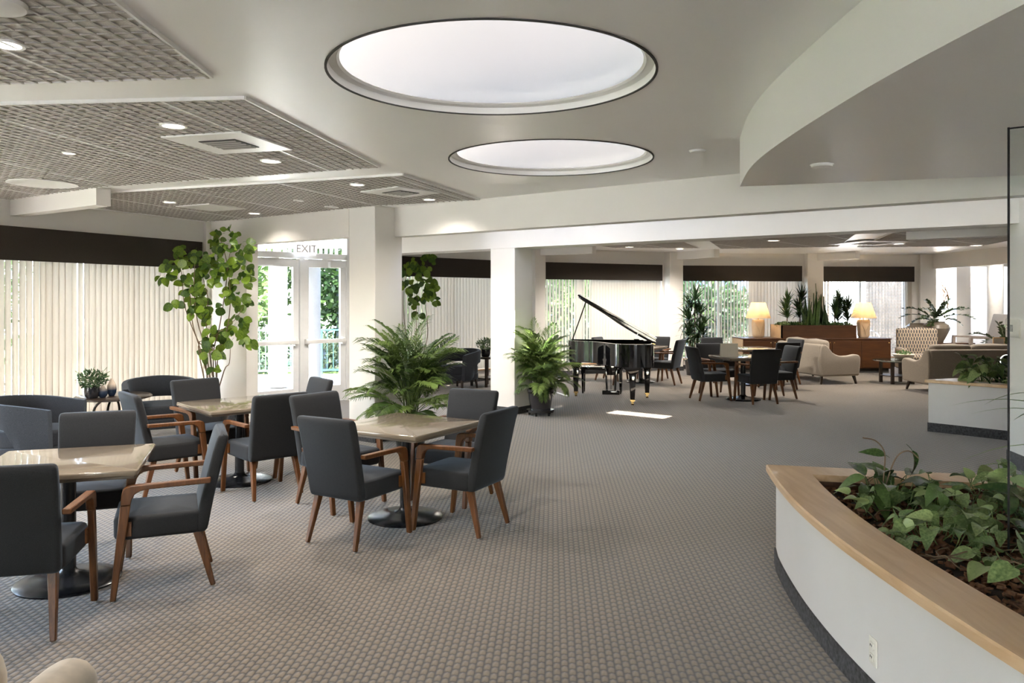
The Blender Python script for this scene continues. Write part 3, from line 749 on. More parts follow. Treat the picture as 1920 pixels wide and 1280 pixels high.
put('t', -2.575, 7.42, R(41), 'square table in front of the tall vine, middle one of the left group', GT)
put('t', -.84, 6.18, R(-30.4), 'square table standing on its own nearest the picture centre', GT)
put('t', 3.95, 13.42, R(10), 'far square table with a white card standing on it', GT)
put('t', 4.80, 15.72, R(12), 'far square table behind the one with the white card', GT)
put('t', 2.66, 16.22, R(60), 'far square table mostly hidden behind the grand piano', GT)
for x, y, a, lb in (
    (-2.57, 4.14, 104, 'dining chair cut by the left edge, its back turned to the viewer'),
    (-2.13, 4.80, 203, 'dining chair seen from the side at the right of the leftmost table'),
    (-2.88, 5.36, 289, 'dining chair facing the viewer behind the leftmost table'),
    (-3.05, 6.98, 41, 'dining chair with bluish lit back at the left of the middle table'),
    (-2.20, 6.98, 132, 'dining chair with its back to the viewer at the middle table'),
    (-2.98, 7.76, 318, 'dining chair at the middle table next to the vine stems'),
    (-2.22, 7.86, 217, 'dining chair beyond the middle table, in front of the doors'),
    (-1.115, 5.66, 60.4, 'dining chair seen from behind at left front of the central table'),
    (-.377, 5.93, 152, 'dining chair at right front of the central table'),
    (-.50, 6.76, 241, 'dining chair at the far right of the central table before the palm'),
    (-1.45, 6.58, 322, 'dining chair at the far left of the central table'),
    (3.37, 13.37, 9, 'far dining chair left of the table with the white card'),
    (4.05, 12.98, 101, 'far dining chair with its back to the viewer at the table with the white card'),
    (4.56, 13.58, 190, 'far dining chair with pale lit back right of the table with the white card'),
    (3.68, 14.05, 285, 'far dining chair half hidden behind the white card'),
    (5.45, 15.85, 195, 'far dining chair at the right end of the hindmost table'),
    (5.10, 15.02, 104, 'far dining chair between the two far tables with its back to the viewer'),
    (4.30, 16.28, 285, 'far dining chair beyond the hindmost table beside the dragon plant'),
    (3.08, 15.80, 150, 'far dining chair right of the grand piano, back to the pier'),
    (3.02, 16.72, 240, 'far dining chair behind the low end of the piano lid'),
    (2.10, 16.58, 330, 'far dining chair whose top shows over the piano case'),
    (2.32, 15.64, 60, 'far dining chair whose legs show under the piano')):
    put('c', x, y, face_rz(a), lb, GC)
# white card standing on the far table
x, y = 3.66, 13.24
t = thing('table_card', 'white card standing on a far table', 'card', (x, y, .742), R(6))
MB().bar((0, -.035, 0), (0, -.004, .225), .30, .004, up=(0, 1, 0)).build('front_panel', 'card', t)
MB().bar((0, .035, 0), (0, .004, .225), .30, .004, up=(0, 1, 0)).build('rear_panel', 'card', t)

# ================================================================ barrel lounge chairs
def make_barrel():
    t = thing('barrel_chair', '', 'armchair')
    # U-shaped shell: arms run forward, back is round; lower edge lifts at the rear to leave an open slot
    path = []
    for i in range(7): path.append((.36, .30-.27*i/6, -1+i/6*.5 if False else None))
    pts = [(.355, .33-.33*i/6) for i in range(7)]
    pts += [(.355*math.cos(R(a)), -.355*math.sin(R(a))*1.0) for a in range(10, 171, 10)]
    pts += [(-.355, .33*i/6) for i in range(7)]
    n = len(pts); rings = []
    for i, (x, y) in enumerate(pts):
        s = abs(i/(n-1)*2-1)               # 1 at arm fronts, 0 at the back
        top = .755-.085*s**1.5; 
        q = max(0, min(1, (s-.50)/.22)); q = q*q*(3-2*q); bot = .50*(1-q)+.19*q
        a = Vector(pts[max(0, i-1)]); c = Vector(pts[min(n-1, i+1)]); d = (c-a).normalized(); nr = Vector((-d.y, d.x))   # towards outside?
        if nr.dot(Vector((x, y-.0))) < 0: nr = -nr
        lean = .035
        prof = []
        for u, z in ((-.038, bot+.01), (-.03, bot), (.03, bot), (.038, bot+.01), (.040, (top+bot)/2), (.036, top-.02), (.024, top), (-.024, top), (-.036, top-.02), (-.040, (top+bot)/2)):
            off = u+lean*((z-.19)/.55)
            prof.append((x+nr.x*off, y+nr.y*off, z))
        rings.append(prof)
    b = MB(); b.loft(rings); b.build('shell', 'fabric_dk', t, smooth=True, ang=50)
    b = MB(); cushion(b, (0, .0, .37), .62, .66, .17, .2, .04, .02, k=6); b.build('seat_cushion', 'fabric_dk', t, smooth=True)
    b = MB(); cushion(b, (0, .0, .24), .64, .66, .12, .2, .02, .0, k=6); b.build('seat_base', 'fabric_dk', t, smooth=True)
    for x, y in ((-.27, .25), (.27, .25), (-.22, -.24), (.22, -.24)):
        MB().bar((x, y, .20), (x*1.1, y*1.1, 0), .04, .04, up=(0, 1, 0), w2=.026, h2=.026).build('leg', 'darkwood', t)
    return t
B0 = make_barrel(); GB = 'slate barrel armchairs by the windows'
for i, (x, y, a, lb) in enumerate(((-4.72, 7.74, 6, 'grey barrel armchair at the left edge in front of the blinds'),
                                   (-4.28, 9.55, -62, 'grey barrel armchair between the side table and the vine'),
                                   (-1.02, 15.05, 236, 'far blue grey barrel armchair seen behind the palm'))):
    o = B0 if i == 0 else copy_tree(B0)
    o.location = (x, y, 0); o.rotation_euler = (0, 0, face_rz(a)); o['label'] = lb; o['group'] = GB
# round side table by the left window
t = thing('side_table', 'round black side table with potted plant and two vases', 'table', (-4.63, 9.12, 0))
MB().lathe([(.001, .600), (.40, .600), (.415, .588), (.415, .575), (.39, .568), (.001, .568)], 48).build('tabletop', 'darkwood', t, smooth=True)
MB().box((0, 0, .555), (.5, .05, .02)).build('apron', 'darkwood', t)
for a in (10, 100, 190, 280):
    ca, sa = math.cos(R(a)), math.sin(R(a))
    P = smooth_curve([(.10, .56), (.20, .46), (.22, .30), (.17, .16), (.24, .05), (.31, .012)], 4)
    MB().tube([(ca*r_, sa*r_, z) for r_, z in P], .014, 8).build('leg', 'darkwood', t, smooth=True)
def vase(x, y, z, r, h, label):
    t = thing('ceramic_vase', label, 'vase', (x, y, z))
    MB().lathe([(r*.55, 0), (r*.9, h*.18), (r, h*.38), (r*.86, h*.62), (r*.5, h*.84), (r*.28, h*.95), (r*.25, h), (r*.15, h), (r*.15, h*.9)], 28).build('body', 'vase', t, smooth=True)
vase(-4.65, 8.92, .60, .052, .135, 'short round dipped vase beside the potted plant')
vase(-4.62, 9.06, .60, .052, .20, 'tall egg shaped dipped vase on the round side table')
def leaf_quads(mb, n, cen, rad, size, seed, up=.3, hollow=.0):
    rnd = random.Random(seed)
    for _ in range(n):
        while True:
            p = Vector((rnd.uniform(-1, 1), rnd.uniform(-1, 1), rnd.uniform(-1, 1)))
            if hollow <= p.length <= 1: break
        c = Vector((cen[0]+p.x*rad[0], cen[1]+p.y*rad[1], cen[2]+p.z*rad[2]))
        d = (p.normalized()+Vector((rnd.gauss(0, .6), rnd.gauss(0, .6), rnd.gauss(up, .5)))).normalized()
        s_ = d.cross(Vector((rnd.gauss(0, 1), rnd.gauss(0, 1), rnd.gauss(0, 1)))).normalized(); l = size*rnd.uniform(.6, 1.3); w_ = l*.42
        mb.add([c-d*l*.5, c+s_*w_*.5, c+d*l*.5, c-s_*w_*.5], [(0, 1, 2, 3)])
    return mb
def small_pot_plant(x, y, z, label, seed, s=1.):
    t = thing('potted_plant', label, 'potted plant', (x, y, z)); t.scale = (s,)*3
    MB().lathe([(.055, 0), (.075, .03), (.084, .08), (.080, .13), (.074, .13), (.07, .11), (.001, .11)], 28).build('pot', 'pot', t, smooth=True)
    leaf_quads(MB(), 420, (0, 0, .215), (.165, .165, .115), .05, seed, .4).build('foliage', 'bush', t)
    b = MB(); rnd = random.Random(seed)
    for i in range(9):
        a = rnd.uniform(0, 6.28); r_ = rnd.uniform(.12, .2)
        b.tube([(0, 0, .1), (math.cos(a)*r_*.5, math.sin(a)*r_*.5, .25), (math.cos(a)*r_, math.sin(a)*r_, rnd.uniform(.2, .36))], .003, 5)
    b.build('stem', 'greenstem', t)
small_pot_plant(-4.74, 8.86, .60, 'bushy green plant in a black pot on the round side table', 3)
# small square side table near the far barrel chair
t = thing('side_table', 'far small black side table beside the barrel armchair behind the palm', 'table', (-.50, 15.55, 0), R(45))
MB().box((0, 0, .56), (.5, .5, .035)).build('tabletop', 'darkwood', t, bevel=.005)
for sx in (-1, 1):
    for sy in (-1, 1): MB().box((sx*.21, sy*.21, .272), (.04, .04, .545)).build('leg', 'darkwood', t)
MB().box((0, 0, .16), (.42, .42, .02)).build('shelf', 'darkwood', t)
small_pot_plant(-.52, 15.45, .578, 'far bushy plant in a blue pot beside the square column', 5, 1.15)
vase(-.34, 15.50, .578, .05, .16, 'far dipped vase beside the square column')

# ================================================================ grand piano and bench
PO = thing('grand_piano', 'glossy black grand piano with its lid propped open', 'piano', (1.77, 13.92, 0), R(169.5))
outl = smooth_curve([(-.74, 1.22), (-.715, 1.38), (-.62, 1.48), (-.45, 1.52), (-.27, 1.48), (-.12, 1.37), (0, 1.2), (.11, 1.0), (.24, .82), (.42, .69), (.58, .60), (.68, .50), (.735, .38), (.74, .26)], 5)
plan = [(-.74, .0)]+outl+[(.74, .0)]
def inset(P, d):
    out = []
    n = len(P); cx = sum(p[0] for p in P)/n; cy_ = sum(p[1] for p in P)/n
    for i in range(n):
        a = Vector(P[i-1]); c = Vector(P[(i+1) % n]); t_ = (c-a).normalized(); nn = Vector((t_.y, -t_.x)); out.append((P[i][0]+nn.x*d, P[i][1]+nn.y*d))
    return out
ins = inset(plan, .045)
b = MB(); n = len(plan)
b.add([(x, y, .64) for x, y in plan]+[(x, y, 1.0) for x, y in plan]+[(x, y, 1.0) for x, y in ins]+[(x, y, .64) for x, y in ins],
      sum([[(i, (i+1) % n, n+(i+1) % n, n+i), (n+i, n+(i+1) % n, 2*n+(i+1) % n, 2*n+i), (2*n+i, 2*n+(i+1) % n, 3*n+(i+1) % n, 3*n+i)] for i in range(n)], []))
rim = b.build('rim', 'piano', PO, smooth=True, ang=30)
MB().prism(ins, .66, .68).build('case_bottom', 'piano', PO)
MB().prism(inset(plan, .05), .86, .872).build('soundboard', 'gold', PO)
b = MB(); b.box((0, -.02, .64), (1.48, .36, .07)); b.build('keybed', 'piano', PO, bevel=.008)
b = MB(); b.box((-.70, -.08, .76), (.08, .26, .18)); b.box((.70, -.08, .76), (.08, .26, .18)); b.build('cheek_block', 'piano', PO, bevel=.01)
k = MB(); k.box((0, -.10, .70), (1.30, .15, .03)); k.build('white_keys', 'ivory', PO)
k = MB()
for i in range(36): k.box((-.63+i*.036, -.07, .722), (.012, .09, .016))
k.build('black_keys', 'piano', PO)
MB().box((0, .02, .80), (1.32, .03, .22)).build('fallboard', 'piano', PO)
for sx, y_ in ((-.62, .16), (.62, .16), (-.40, 1.16)):
    b = MB()
    w0 = .17 if y_ > 1 else .12
    b.hexa([(sx-.06, y_-.06, .50), (sx+.06, y_-.06, .50), (sx+.06, y_+.06, .50), (sx-.06, y_+.06, .50), (sx-w0, y_-.07, .655), (sx+w0, y_-.07, .655), (sx+w0, y_+.07, .655), (sx-w0, y_+.07, .655)])
    b.hexa([(sx-.035, y_-.035, .085), (sx+.035, y_-.035, .085), (sx+.035, y_+.035, .085), (sx-.035, y_+.035, .085), (sx-.058, y_-.058, .50), (sx+.058, y_-.058, .50), (sx+.058, y_+.058, .50), (sx-.058, y_+.058, .50)])
    l = b.build('leg', 'piano', PO, bevel=.006)
    b = MB(); b.box((sx, y_, .075), (.075, .075, .03)); b.tube([(sx-.02, y_, .03), (sx+.02, y_, .03)], .03, 16); b.box((sx, y_, .05), (.03, .05, .04)); b.build('caster', 'brass', l)
b = MB(); b.bar((-.10, .22, .64), (-.07, .24, .12), .035, .035, up=(0, 1, 0)); b.bar((.10, .22, .64), (.07, .24, .12), .035, .035, up=(0, 1, 0)); b.box((0, .22, .50), (.15, .03, .22)); b.box((0, .24, .09), (.30, .11, .07)); b.bar((.0, .35, .62), (0, .26, .14), .01)
ly = b.build('pedal_lyre', 'piano', PO, bevel=.006)
for x in (-.07, 0, .07): MB().box((x, .155, .075), (.026, .11, .010)).build('pedal', 'brass', ly)
# lid: plan of the rim, hinged on the straight side, front flap folded back on it
main = [(x+.74, y) for x, y in ([(-.755, .36), (-.755, 1.24)]+outl[1:-1]+[(.75, .36)])]
b = MB(); b.prism(main, 0, .034); lo = b.build('lid', 'piano', PO, bevel=.004, seg=1); lo.location = (-.74, 0, 1.005); lo.rotation_euler = (0, R(-29.5), 0)
b = MB(); b.prism([(-.02, .37), (1.49, .37), (1.49, .70), (-.02, .70)], .036, .066); b.build('folded_flap', 'piano', lo, bevel=.004, seg=1)
b = MB()
for y_ in (.5, 1.2): b.box((.0, y_, -.004), (.05, .12, .012))
b.build('hinge', 'brass', lo)
b = MB(); th = R(29.5); tip = (-.74+1.33*math.cos(th), .50, 1.005+1.33*math.sin(th)); b.tube([(.66, .42, 1.0), tip], .011, 8); b.build('prop_stick', 'piano', PO, smooth=True)
b = MB(); b.box((-.45, .62, 1.02), (.09, .05, .05)); b.box((-.60, .75, 1.02), (.06, .3, .03)); b.build('music_desk_support', 'piano', PO)
t = thing('piano_bench', 'black bench under the far side of the grand piano', 'bench', (1.65, 14.38, 0), R(169.5))
b = MB(); cushion(b, (0, 0, .46), .78, .36, .05, .02, .012, .01); b.build('seat_pad', 'piano', t, smooth=True)
MB().box((0, 0, .40), (.74, .32, .07)).build('seat_box', 'piano', t)
for sx in (-.34, .34):
    for sy in (-.13, .13): MB().bar((sx, sy, .40), (sx, sy, 0), .05, .05, w2=.032, h2=.032).build('leg', 'piano', t)

t = thing('cord_cover', 'white flat cord cover on the carpet between the palm pot and the piano', 'cord cover', (.73, 14.65, 0))
b = MB(); b.bar((0, 0, .008), (.235, -.82, .008), .05, .014); b.build('strip', 'white', t, bevel=.004, seg=1)
# ================================================================ sofas and far lounge
def make_sofa(width):
    t = thing('sofa', '', 'sofa'); W = width/2
    # side profile of an arm in (y,z): back at -y, front at +y
    pr = smooth_curve([(-.42, .16), (-.45, .45), (-.43, .74), (-.36, .80), (-.28, .76), (-.18, .64), (-.02, .575), (.16, .575), (.32, .60), (.41, .57), (.43, .48), (.42, .34), (.40, .17)], 4)
    for sx in (-1, 1):
        x0, x1 = sorted((sx*W, sx*(W-.13)))
        b = MB(); b.profile_x(pr[::-1], x0, x1); b.build('arm', 'sofa', t, bevel=.03, seg=3, ang=60)
    rings = []
    b = MB(); b.hexa([(-W+.04, -.43, .16), (W-.04, -.43, .16), (W-.04, -.27, .16), (-W+.04, -.27, .16), (-W+.04, -.46, .80), (W-.04, -.46, .80), (W-.04, -.34, .80), (-W+.04, -.34, .80)])
    b.build('back', 'sofa', t, bevel=.04, seg=3, ang=60)
    MB().box((0, .02, .245), (width-.2, .78, .17)).build('seat_base', 'sofa', t, bevel=.02)
    hw = (width-.28)/2
    for sx in (-1, 1):
        b = MB(); cushion(b, (sx*hw/2, .08, .40), hw-.01, .66, .15, .06, .05, .02); b.build('seat_cushion', 'sofa', t, smooth=True)
        b = MB(); cushion(b, (sx*hw/2, -.24, .66), hw-.01, .2, .44, .08, .07, .02); b.build('back_cushion', 'sofa', t, smooth=True)
    for sx in (-1, 1):
        for y_ in (-.36, .34): MB().bar((sx*(W-.12), y_, .18), (sx*(W-.08), y_*1.12, 0), .05, .05, up=(0, 1, 0), w2=.028, h2=.028).build('leg', 'darkwood', t)
    return t
o = make_sofa(1.75); place(o, (6.46, 16.62, 0), (0, 0, face_rz(10))); tag(o, 'oatmeal sofa seen from its arm end, in front of the credenza', 'sofa', 'oatmeal sofas of the far lounge')
o = make_sofa(1.85); place(o, (8.40, 14.66, 0), (0, 0, face_rz(94))); tag(o, 'oatmeal sofa with its back to the viewer behind the small white planter', 'sofa', 'oatmeal sofas of the far lounge')
# patterned wing chair
t = thing('patterned_armchair', 'high backed armchair in dark oval pattern beside the credenza', 'armchair', (8.86, 17.0, 0), face_rz(256))
b = MB(); cushion(b, (0, -.30, .68), .84, .16, .78, .07, .05, .02, shear=lambda z: (0, -.10*(z+.39)/.78, 1)); b.build('back', 'pattern', t, smooth=True)
for sx in (-1, 1):
    b = MB(); cushion(b, (sx*.40, .02, .43), .14, .66, .46, .06, .05, .01); b.build('arm', 'pattern', t, smooth=True)
b = MB(); cushion(b, (0, .05, .26), .74, .66, .30, .05, .03, 0); b.build('seat_base', 'pattern', t, smooth=True)
b = MB(); cushion(b, (0, .08, .46), .64, .6, .13, .07, .05, .02); b.build('seat_cushion', 'pattern', t, smooth=True)
for sx in (-1, 1):
    for y_ in (-.28, .3): MB().bar((sx*.32, y_, .14), (sx*.33, y_, 0), .04, w2=.03, h2=.03).build('leg', 'darkwood', t)
# small oval glass table
t = thing('coffee_table', 'small round glass topped table between the far sofas', 'table', (7.86, 16.05, 0))
MB().lathe([(.001, .48), (.44, .48), (.45, .47), (.44, .455), (.001, .455)], 40).build('glass_top', 'tealglass', t, smooth=True)
MB().lathe([(.30, .43), (.42, .45), (.42, .455), (.30, .455)], 40, closed=True).build('top_ring', 'darkwood', t, smooth=True)
for a in (50, 140, 230, 320):
    ca, sa = math.cos(R(a)), math.sin(R(a)); MB().bar((ca*.30, sa*.30, .45), (ca*.30, sa*.30, 0), .055).build('leg', 'darkwood', t)
MB().lathe([(.001, .15), (.3, .15), (.3, .165), (.001, .165)], 32).build('shelf', 'darkwood', t, smooth=True)
t = thing('succulent_bowl', 'pale bowl of succulents on the round glass table', 'bowl', (7.98, 16.0, .482))
MB().lathe([(.09, 0), (.17, .05), (.21, .11), (.20, .115), (.16, .07), (.001, .06)], 32).build('bowl', 'bowl', t, smooth=True)
leaf_quads(MB(), 160, (0, 0, .13), (.15, .15, .06), .05, 21, .6).build('foliage', 'snake', t)
# credenza, lamps, planter box
t = thing('credenza', 'long cherry wood credenza under the far windows', 'cabinet', (5.36, 18.2, 0))
CW, CD, CH = 3.42, .88, .80
MB().box((CW/2, CD/2, .44), (CW, CD, .68)).build('body', 'cherry', t)
MB().box((CW/2, CD/2, .79), (CW+.03, CD+.03, .03)).build('worktop', 'cherry', t, bevel=.005)
MB().box((CW/2, CD/2+.03, .05), (CW-.04, CD-.06, .10)).build('plinth', 'dark', t)
MB().box((-.006, CD/2, .44), (.012, CD, .68)).build('end_panel', 'cherryend', t)
for i in range(5):
    d = MB().box((CW*(i+.5)/5, -.012, .43), (CW/5-.014, .02, .62)).build('door', 'cherry', t, bevel=.003, seg=1)
    MB().lathe([(.012, 0), (.014, .012), (.001, .018)], 10, (0, 0, 0)).build('knob', 'brass', d)
    kb = d.children[0]; kb.location = (CW*(i+.5)/5+(CW/10-.05)*(1 if i % 2 == 0 else -1), -.022, .70); kb.rotation_euler = (R(90), 0, 0)
def lamp(x, y, label):
    t = thing('table_lamp', label, 'lamp', (x, y, .806), R(8), 'lit table lamps on the credenza')
    b = MB(); rings = []
    for z, w_ in ((0, .20), (.012, .225), (.05, .255), (.2, .275), (.33, .285), (.40, .27), (.42, .24)): rings.append([(p, q, z) for p, q in rr(w_, w_*.62, w_*.16, 4)])
    b.loft(rings); body = b.build('base', 'lampbase', t, smooth=True)
    for s in (-1, 1):
        P = smooth_curve([(0, .06), (s*.03, .18), (s*.09, .30)], 5); MB().tube([(x_, -.092, z) for x_, z in P], .006, 6).build('relief_line', 'lampbase', body, smooth=True)
    MB().lathe([(.012, .42), (.012, .50)], 10).build('stem', 'brass', t)
    MB().lathe([(.29, .455), (.165, .825), (.162, .825), (.287, .455)], 40, closed=True).build('shade', 'shade', t, smooth=True)
    MB().lathe([(.001, .53), (.04, .56), (.05, .60), (.035, .65), (.001, .66)], 16).build('bulb', 'bulb', t, smooth=True)
    l = bpy.data.lights.new('lamp', 'POINT'); l.energy = 2.6; l.color = (1, .80, .56); l.shadow_soft_size = .05
    lo_ = bpy.data.objects.new('lamp', l); COL.objects.link(lo_); lo_.parent = t; lo_.location = (0, 0, .72)
lamp(5.86, 18.68, 'lit table lamp at the left end of the credenza'); lamp(8.38, 18.72, 'lit table lamp at the right end of the credenza')
pb = thing('planter_box', 'long cherry wood planter box on the credenza', 'planter', (6.26, 18.24, .805))
b = MB(); b.box((.875, .02, .15), (1.75, .03, .30)); b.box((.875, .78, .15), (1.75, .03, .30)); b.box((1.735, .4, .15), (.03, .75, .30)); b.build('panel', 'cherry', pb)
MB().box((.015, .4, .15), (.03, .79, .30)).build('end_panel', 'cherryend', pb)
MB().box((.875, .4, .24), (1.7, .74, .02)).build('soil', 'soil', pb)
# sideboard at the end wall
t = thing('sideboard', 'cherry topped sideboard carrying the large urns', 'cabinet', (10.15, 18.6, 0))
MB().box((0, 0, .33), (1.25, .45, .66)).build('body', 'extwhite', t); MB().box((0, 0, .675), (1.35, .52, .03)).build('worktop', 'cherry', t, bevel=.004)
for i in (-1, 1): MB().box((i*.31, -.232, .33), (.58, .015, .56)).build('door', 'extwhite', t)
def urn(x, y, z, s, label, cat='urn'):
    t = thing('stoneware_urn', label, cat, (x, y, z))
    MB().lathe([(.15*s, 0), (.21*s, .12*s), (.285*s, .28*s), (.30*s, .34*s), (.27*s, .42*s), (.19*s, .47*s), (.19*s, .495*s), (.165*s, .495*s), (.16*s, .46*s), (.001, .45*s)], 40).build('body', 'urn', t, smooth=True, ang=30)
    return t
URN = urn(10.02, 18.55, .691, 1.0, 'large taupe stoneware urn holding a spreading plant')
urn(9.70, 18.80, .691, .9, 'second taupe urn partly hidden behind the patterned armchair')
t = thing('bronze_sculpture', 'openwork bronze ornament hanging on the bright hallway wall', 'sculpture', (10.82, 19.6, 1.55))
b = MB(); rnd = random.Random(4)
for i in range(16):
    a = rnd.uniform(0, 6.28); z0 = rnd.uniform(-.28, .2); r_ = rnd.uniform(.05, .11)
    b.tube([(r_*math.cos(a+q*.9), .03*math.sin(q*2), z0+.11*q+r_*math.sin(a+q*.9)*.4) for q in range(6)], .006, 5)
b.build('wire_figure', 'bronze', t, smooth=True)
MB().box((0, .02, -.40), (.1, .06, .02)).build('bracket', 'bronze', t)
# grey lounge chair by the hallway with wooden arms
t = thing('lounge_chair', 'grey slant backed lounge chair with pale wooden arms by the hallway', 'chair', (10.12, 17.0, 0), face_rz(176)); t.scale = (1.2, 1.2, 1.28)
b = MB(); b.bar((0, -.22, .38), (0, -.42, 1.08), .56, .08, up=(0, 1, 0)); b.build('backrest', 'greychair', t, bevel=.02)
b = MB(); cushion(b, (0, .05, .38), .56, .56, .12, .04, .03, .01); b.build('seat', 'greychair', t, smooth=True)
for sx in (-1, 1):
    MB().bar((sx*.31, -.32, .68), (sx*.31, .32, .70), .06, .03).build('armrest', 'greywood', t)
    MB().bar((sx*.31, .30, .69), (sx*.31, .32, 0), .05, .05, up=(0, 1, 0)).build('leg', 'greywood', t); MB().bar((sx*.31, -.30, .67), (sx*.31, -.36, 0), .05, .05, up=(0, 1, 0)).build('leg', 'greywood', t)
# small lamp table with frame and candle
t = thing('side_table', 'wood topped side table near the right end of the far sofa', 'table', (9.78, 15.6, 0))
MB().box((0, 0, .68), (.5, .5, .03)).build('tabletop', 'cherry', t, bevel=.004)
for sx in (-.2, .2):
    for sy in (-.2, .2): MB().box((sx, sy, .333), (.04, .04, .665)).build('leg', 'cherry', t)
t = thing('picture_frame', 'small wooden picture frame on the side table by the far sofa', 'picture frame', (9.66, 15.58, .697), R(-10))
for a_, s_ in (((-.10, 0, .13), (.02, .02, .26)), ((.10, 0, .13), (.02, .02, .26)), ((0, 0, .25), (.18, .02, .02)), ((0, 0, .01), (.18, .02, .02))): MB().box(a_, s_).build('frame_rail', 'oak', t)
MB().box((0, .004, .13), (.18, .006, .22)).build('picture', 'lattice', t)
t = thing('glass_candle', 'dark candle jar before the small picture frame', 'candle', (9.68, 15.44, .697))
MB().lathe([(.04, 0), (.04, .10), (.036, .10), (.036, .07), (.001, .07)], 20).build('jar', 'pot', t, smooth=True); MB().lathe([(.035, .071), (.035, .076), (.001, .078)], 16).build('wax', 'card', t)
# ================================================================ planters
def offset_open(P, d):
    out = []
    for i in range(len(P)):
        a = Vector(P[max(0, i-1)]); c = Vector(P[min(len(P)-1, i+1)]); t_ = (c-a).normalized(); out.append((P[i][0]+t_.y*d*-1, P[i][1]+t_.x*d))
    return out
PC = smooth_curve([(1.674, 5.176), (1.597, 4.76), (1.530, 4.28), (1.497, 3.87), (1.487, 3.507), (1.497, 3.068), (1.515, 2.70), (1.545, 2.33), (1.62, 1.7), (1.74, 1.1), (1.93, .4), (2.2, -.3)], 5)
PI = [(x, y) for x, y in offset_open(PC, .24)]
PI = [(1.865, 4.875)]+[p for p in PI if p[1] < 4.70]
BK, BKI = [(1.674, 5.176), (3.95, 4.62)], [(1.865, 4.875), (3.9, 4.37)]
ZC = .63
P1 = thing('curved_planter', 'large curved white planter with oak cap in the right foreground', 'planter', (0, 0, 0))
body = [(1.72, 5.115)]+[p for p in offset_open(PC, .045) if p[1] < 5.0]
inb = [p for p in PI]
# white outer skin as a wall of its own thickness
def wall_strip(mb, outer, th, z0, z1):
    inner = offset_open(outer, th); n = len(outer)
    for i in range(n-1):
        a, c, d, e = outer[i], outer[i+1], inner[i+1], inner[i]
        mb.hexa([(a[0], a[1], z0), (c[0], c[1], z0), (d[0], d[1], z0), (e[0], e[1], z0), (a[0], a[1], z1), (c[0], c[1], z1), (d[0], d[1], z1), (e[0], e[1], z1)])
b = MB()
sk = offset_open(body, .08); n = len(body)
b.add([(x, y, 0) for x, y in body]+[(x, y, ZC-.04) for x, y in body], [(i, i+1, n+i+1, n+i) for i in range(n-1)])
b.build('curved_side', 'planterwhite', P1, smooth=True, ang=60)
b = MB(); b.prism([(1.72, 5.115), (3.95, 4.57), (3.95, 4.50), (1.76, 5.03)], 0, ZC-.04); b.build('rear_side', 'planterwhite', P1)
ob = offset_open(body, -.012)
b = MB(); n = len(ob); b.add([(x, y, 0) for x, y in ob]+[(x, y, .10) for x, y in ob]+[(x, y, .10) for x, y in body], [(i, i+1, n+i+1, n+i) for i in range(n-1)]+[(n+i, n+i+1, 2*n+i+1, 2*n+i) for i in range(n-1)]); b.build('base_trim', 'carpetbase', P1, smooth=True)
# oak cap: curved front board in sections, straight rear board
def cap_board(outer, inner, name, parent, m='oak'):
    n = len(outer)
    b = MB(); z0, z1 = ZC-.042, ZC; e = .008
    V = [(x, y, z0) for x, y in outer]+[(x, y, z1-e) for x, y in outer]+[(x+(inner[i][0]-x)*.03, y+(inner[i][1]-y)*.03, z1) for i, (x, y) in enumerate(outer)]+[(x, y, z1) for x, y in inner]+[(x, y, z0) for x, y in inner]
    Fs = []
    for r_ in range(5):
        for i in range(n-1): Fs.append((r_*n+i, r_*n+i+1, ((r_+1) % 5)*n+i+1, ((r_+1) % 5)*n+i))
    Fs += [tuple(r_*n for r_ in range(5)), tuple(r_*n+n-1 for r_ in range(4, -1, -1))]
    b.add(V, Fs); return b.build(name, m, parent, smooth=True, ang=35)
def resample(P, k):
    L = [0]
    for i in range(len(P)-1): L.append(L[-1]+math.dist(P[i], P[i+1]))
    out = []
    for j in range(k):
        s = L[-1]*j/(k-1); i = min(len(P)-2, max(q for q in range(len(L)) if L[q] <= s+1e-9)); t = (s-L[i])/max(1e-9, L[i+1]-L[i])
        out.append((P[i][0]+(P[i+1][0]-P[i][0])*t, P[i][1]+(P[i+1][1]-P[i][1])*t))
    return out
RO = PC; RI = []
for i, p in enumerate(PC):
    q = offset_open(PC, .24)[i]
    # keep the inner edge inside the rear board
    lim = 4.875-(q[0]-1.865)*.248
    RI.append(q if q[1] < 4.55 else None)
fi = next(i for i, q in enumerate(RI) if q is not None)
for i in range(fi): s = i/fi; RI[i] = (1.865+(RI[fi][0]-1.865)*s, 4.875+(RI[fi][1]-4.875)*s)
cuts = [0, 14, 22, 30, 40, len(RO)-1]
for a, c in zip(cuts[:-1], cuts[1:]): cap_board(RO[a:c+1], RI[a:c+1], 'cap_board', P1)
cap_board(resample(BK, 6)[::-1], resample(BKI, 6)[::-1], 'cap_board', P1)
bedpoly = RI+[(3.9, -.3), (3.9, 4.37)]
MB().prism(bedpoly, .50, .525).build('soil', 'soil', P1)
b = MB()
for P_ in (RI,): 
    n = len(P_); b.add([(x, y, .5) for x, y in P_]+[(x, y, ZC-.04) for x, y in P_], [(i+1, i, n+i, n+i+1) for i in range(n-1)])
b.add([(1.865, 4.875, .5), (3.9, 4.37, .5), (3.9, 4.37, ZC-.04), (1.865, 4.875, ZC-.04)], [(0, 1, 2, 3)])
b.build('inner_lining', 'cherry', P1)
def inside(p, poly):
    r_ = False; n = len(poly)
    for i in range(n):
        a, c = poly[i], poly[(i+1) % n]
        if (a[1] > p[1]) != (c[1] > p[1]) and p[0] < (c[0]-a[0])*(p[1]-a[1])/(c[1]-a[1])+a[0]: r_ = not r_
    return r_
b = MB(); rnd = random.Random(8); k = 0
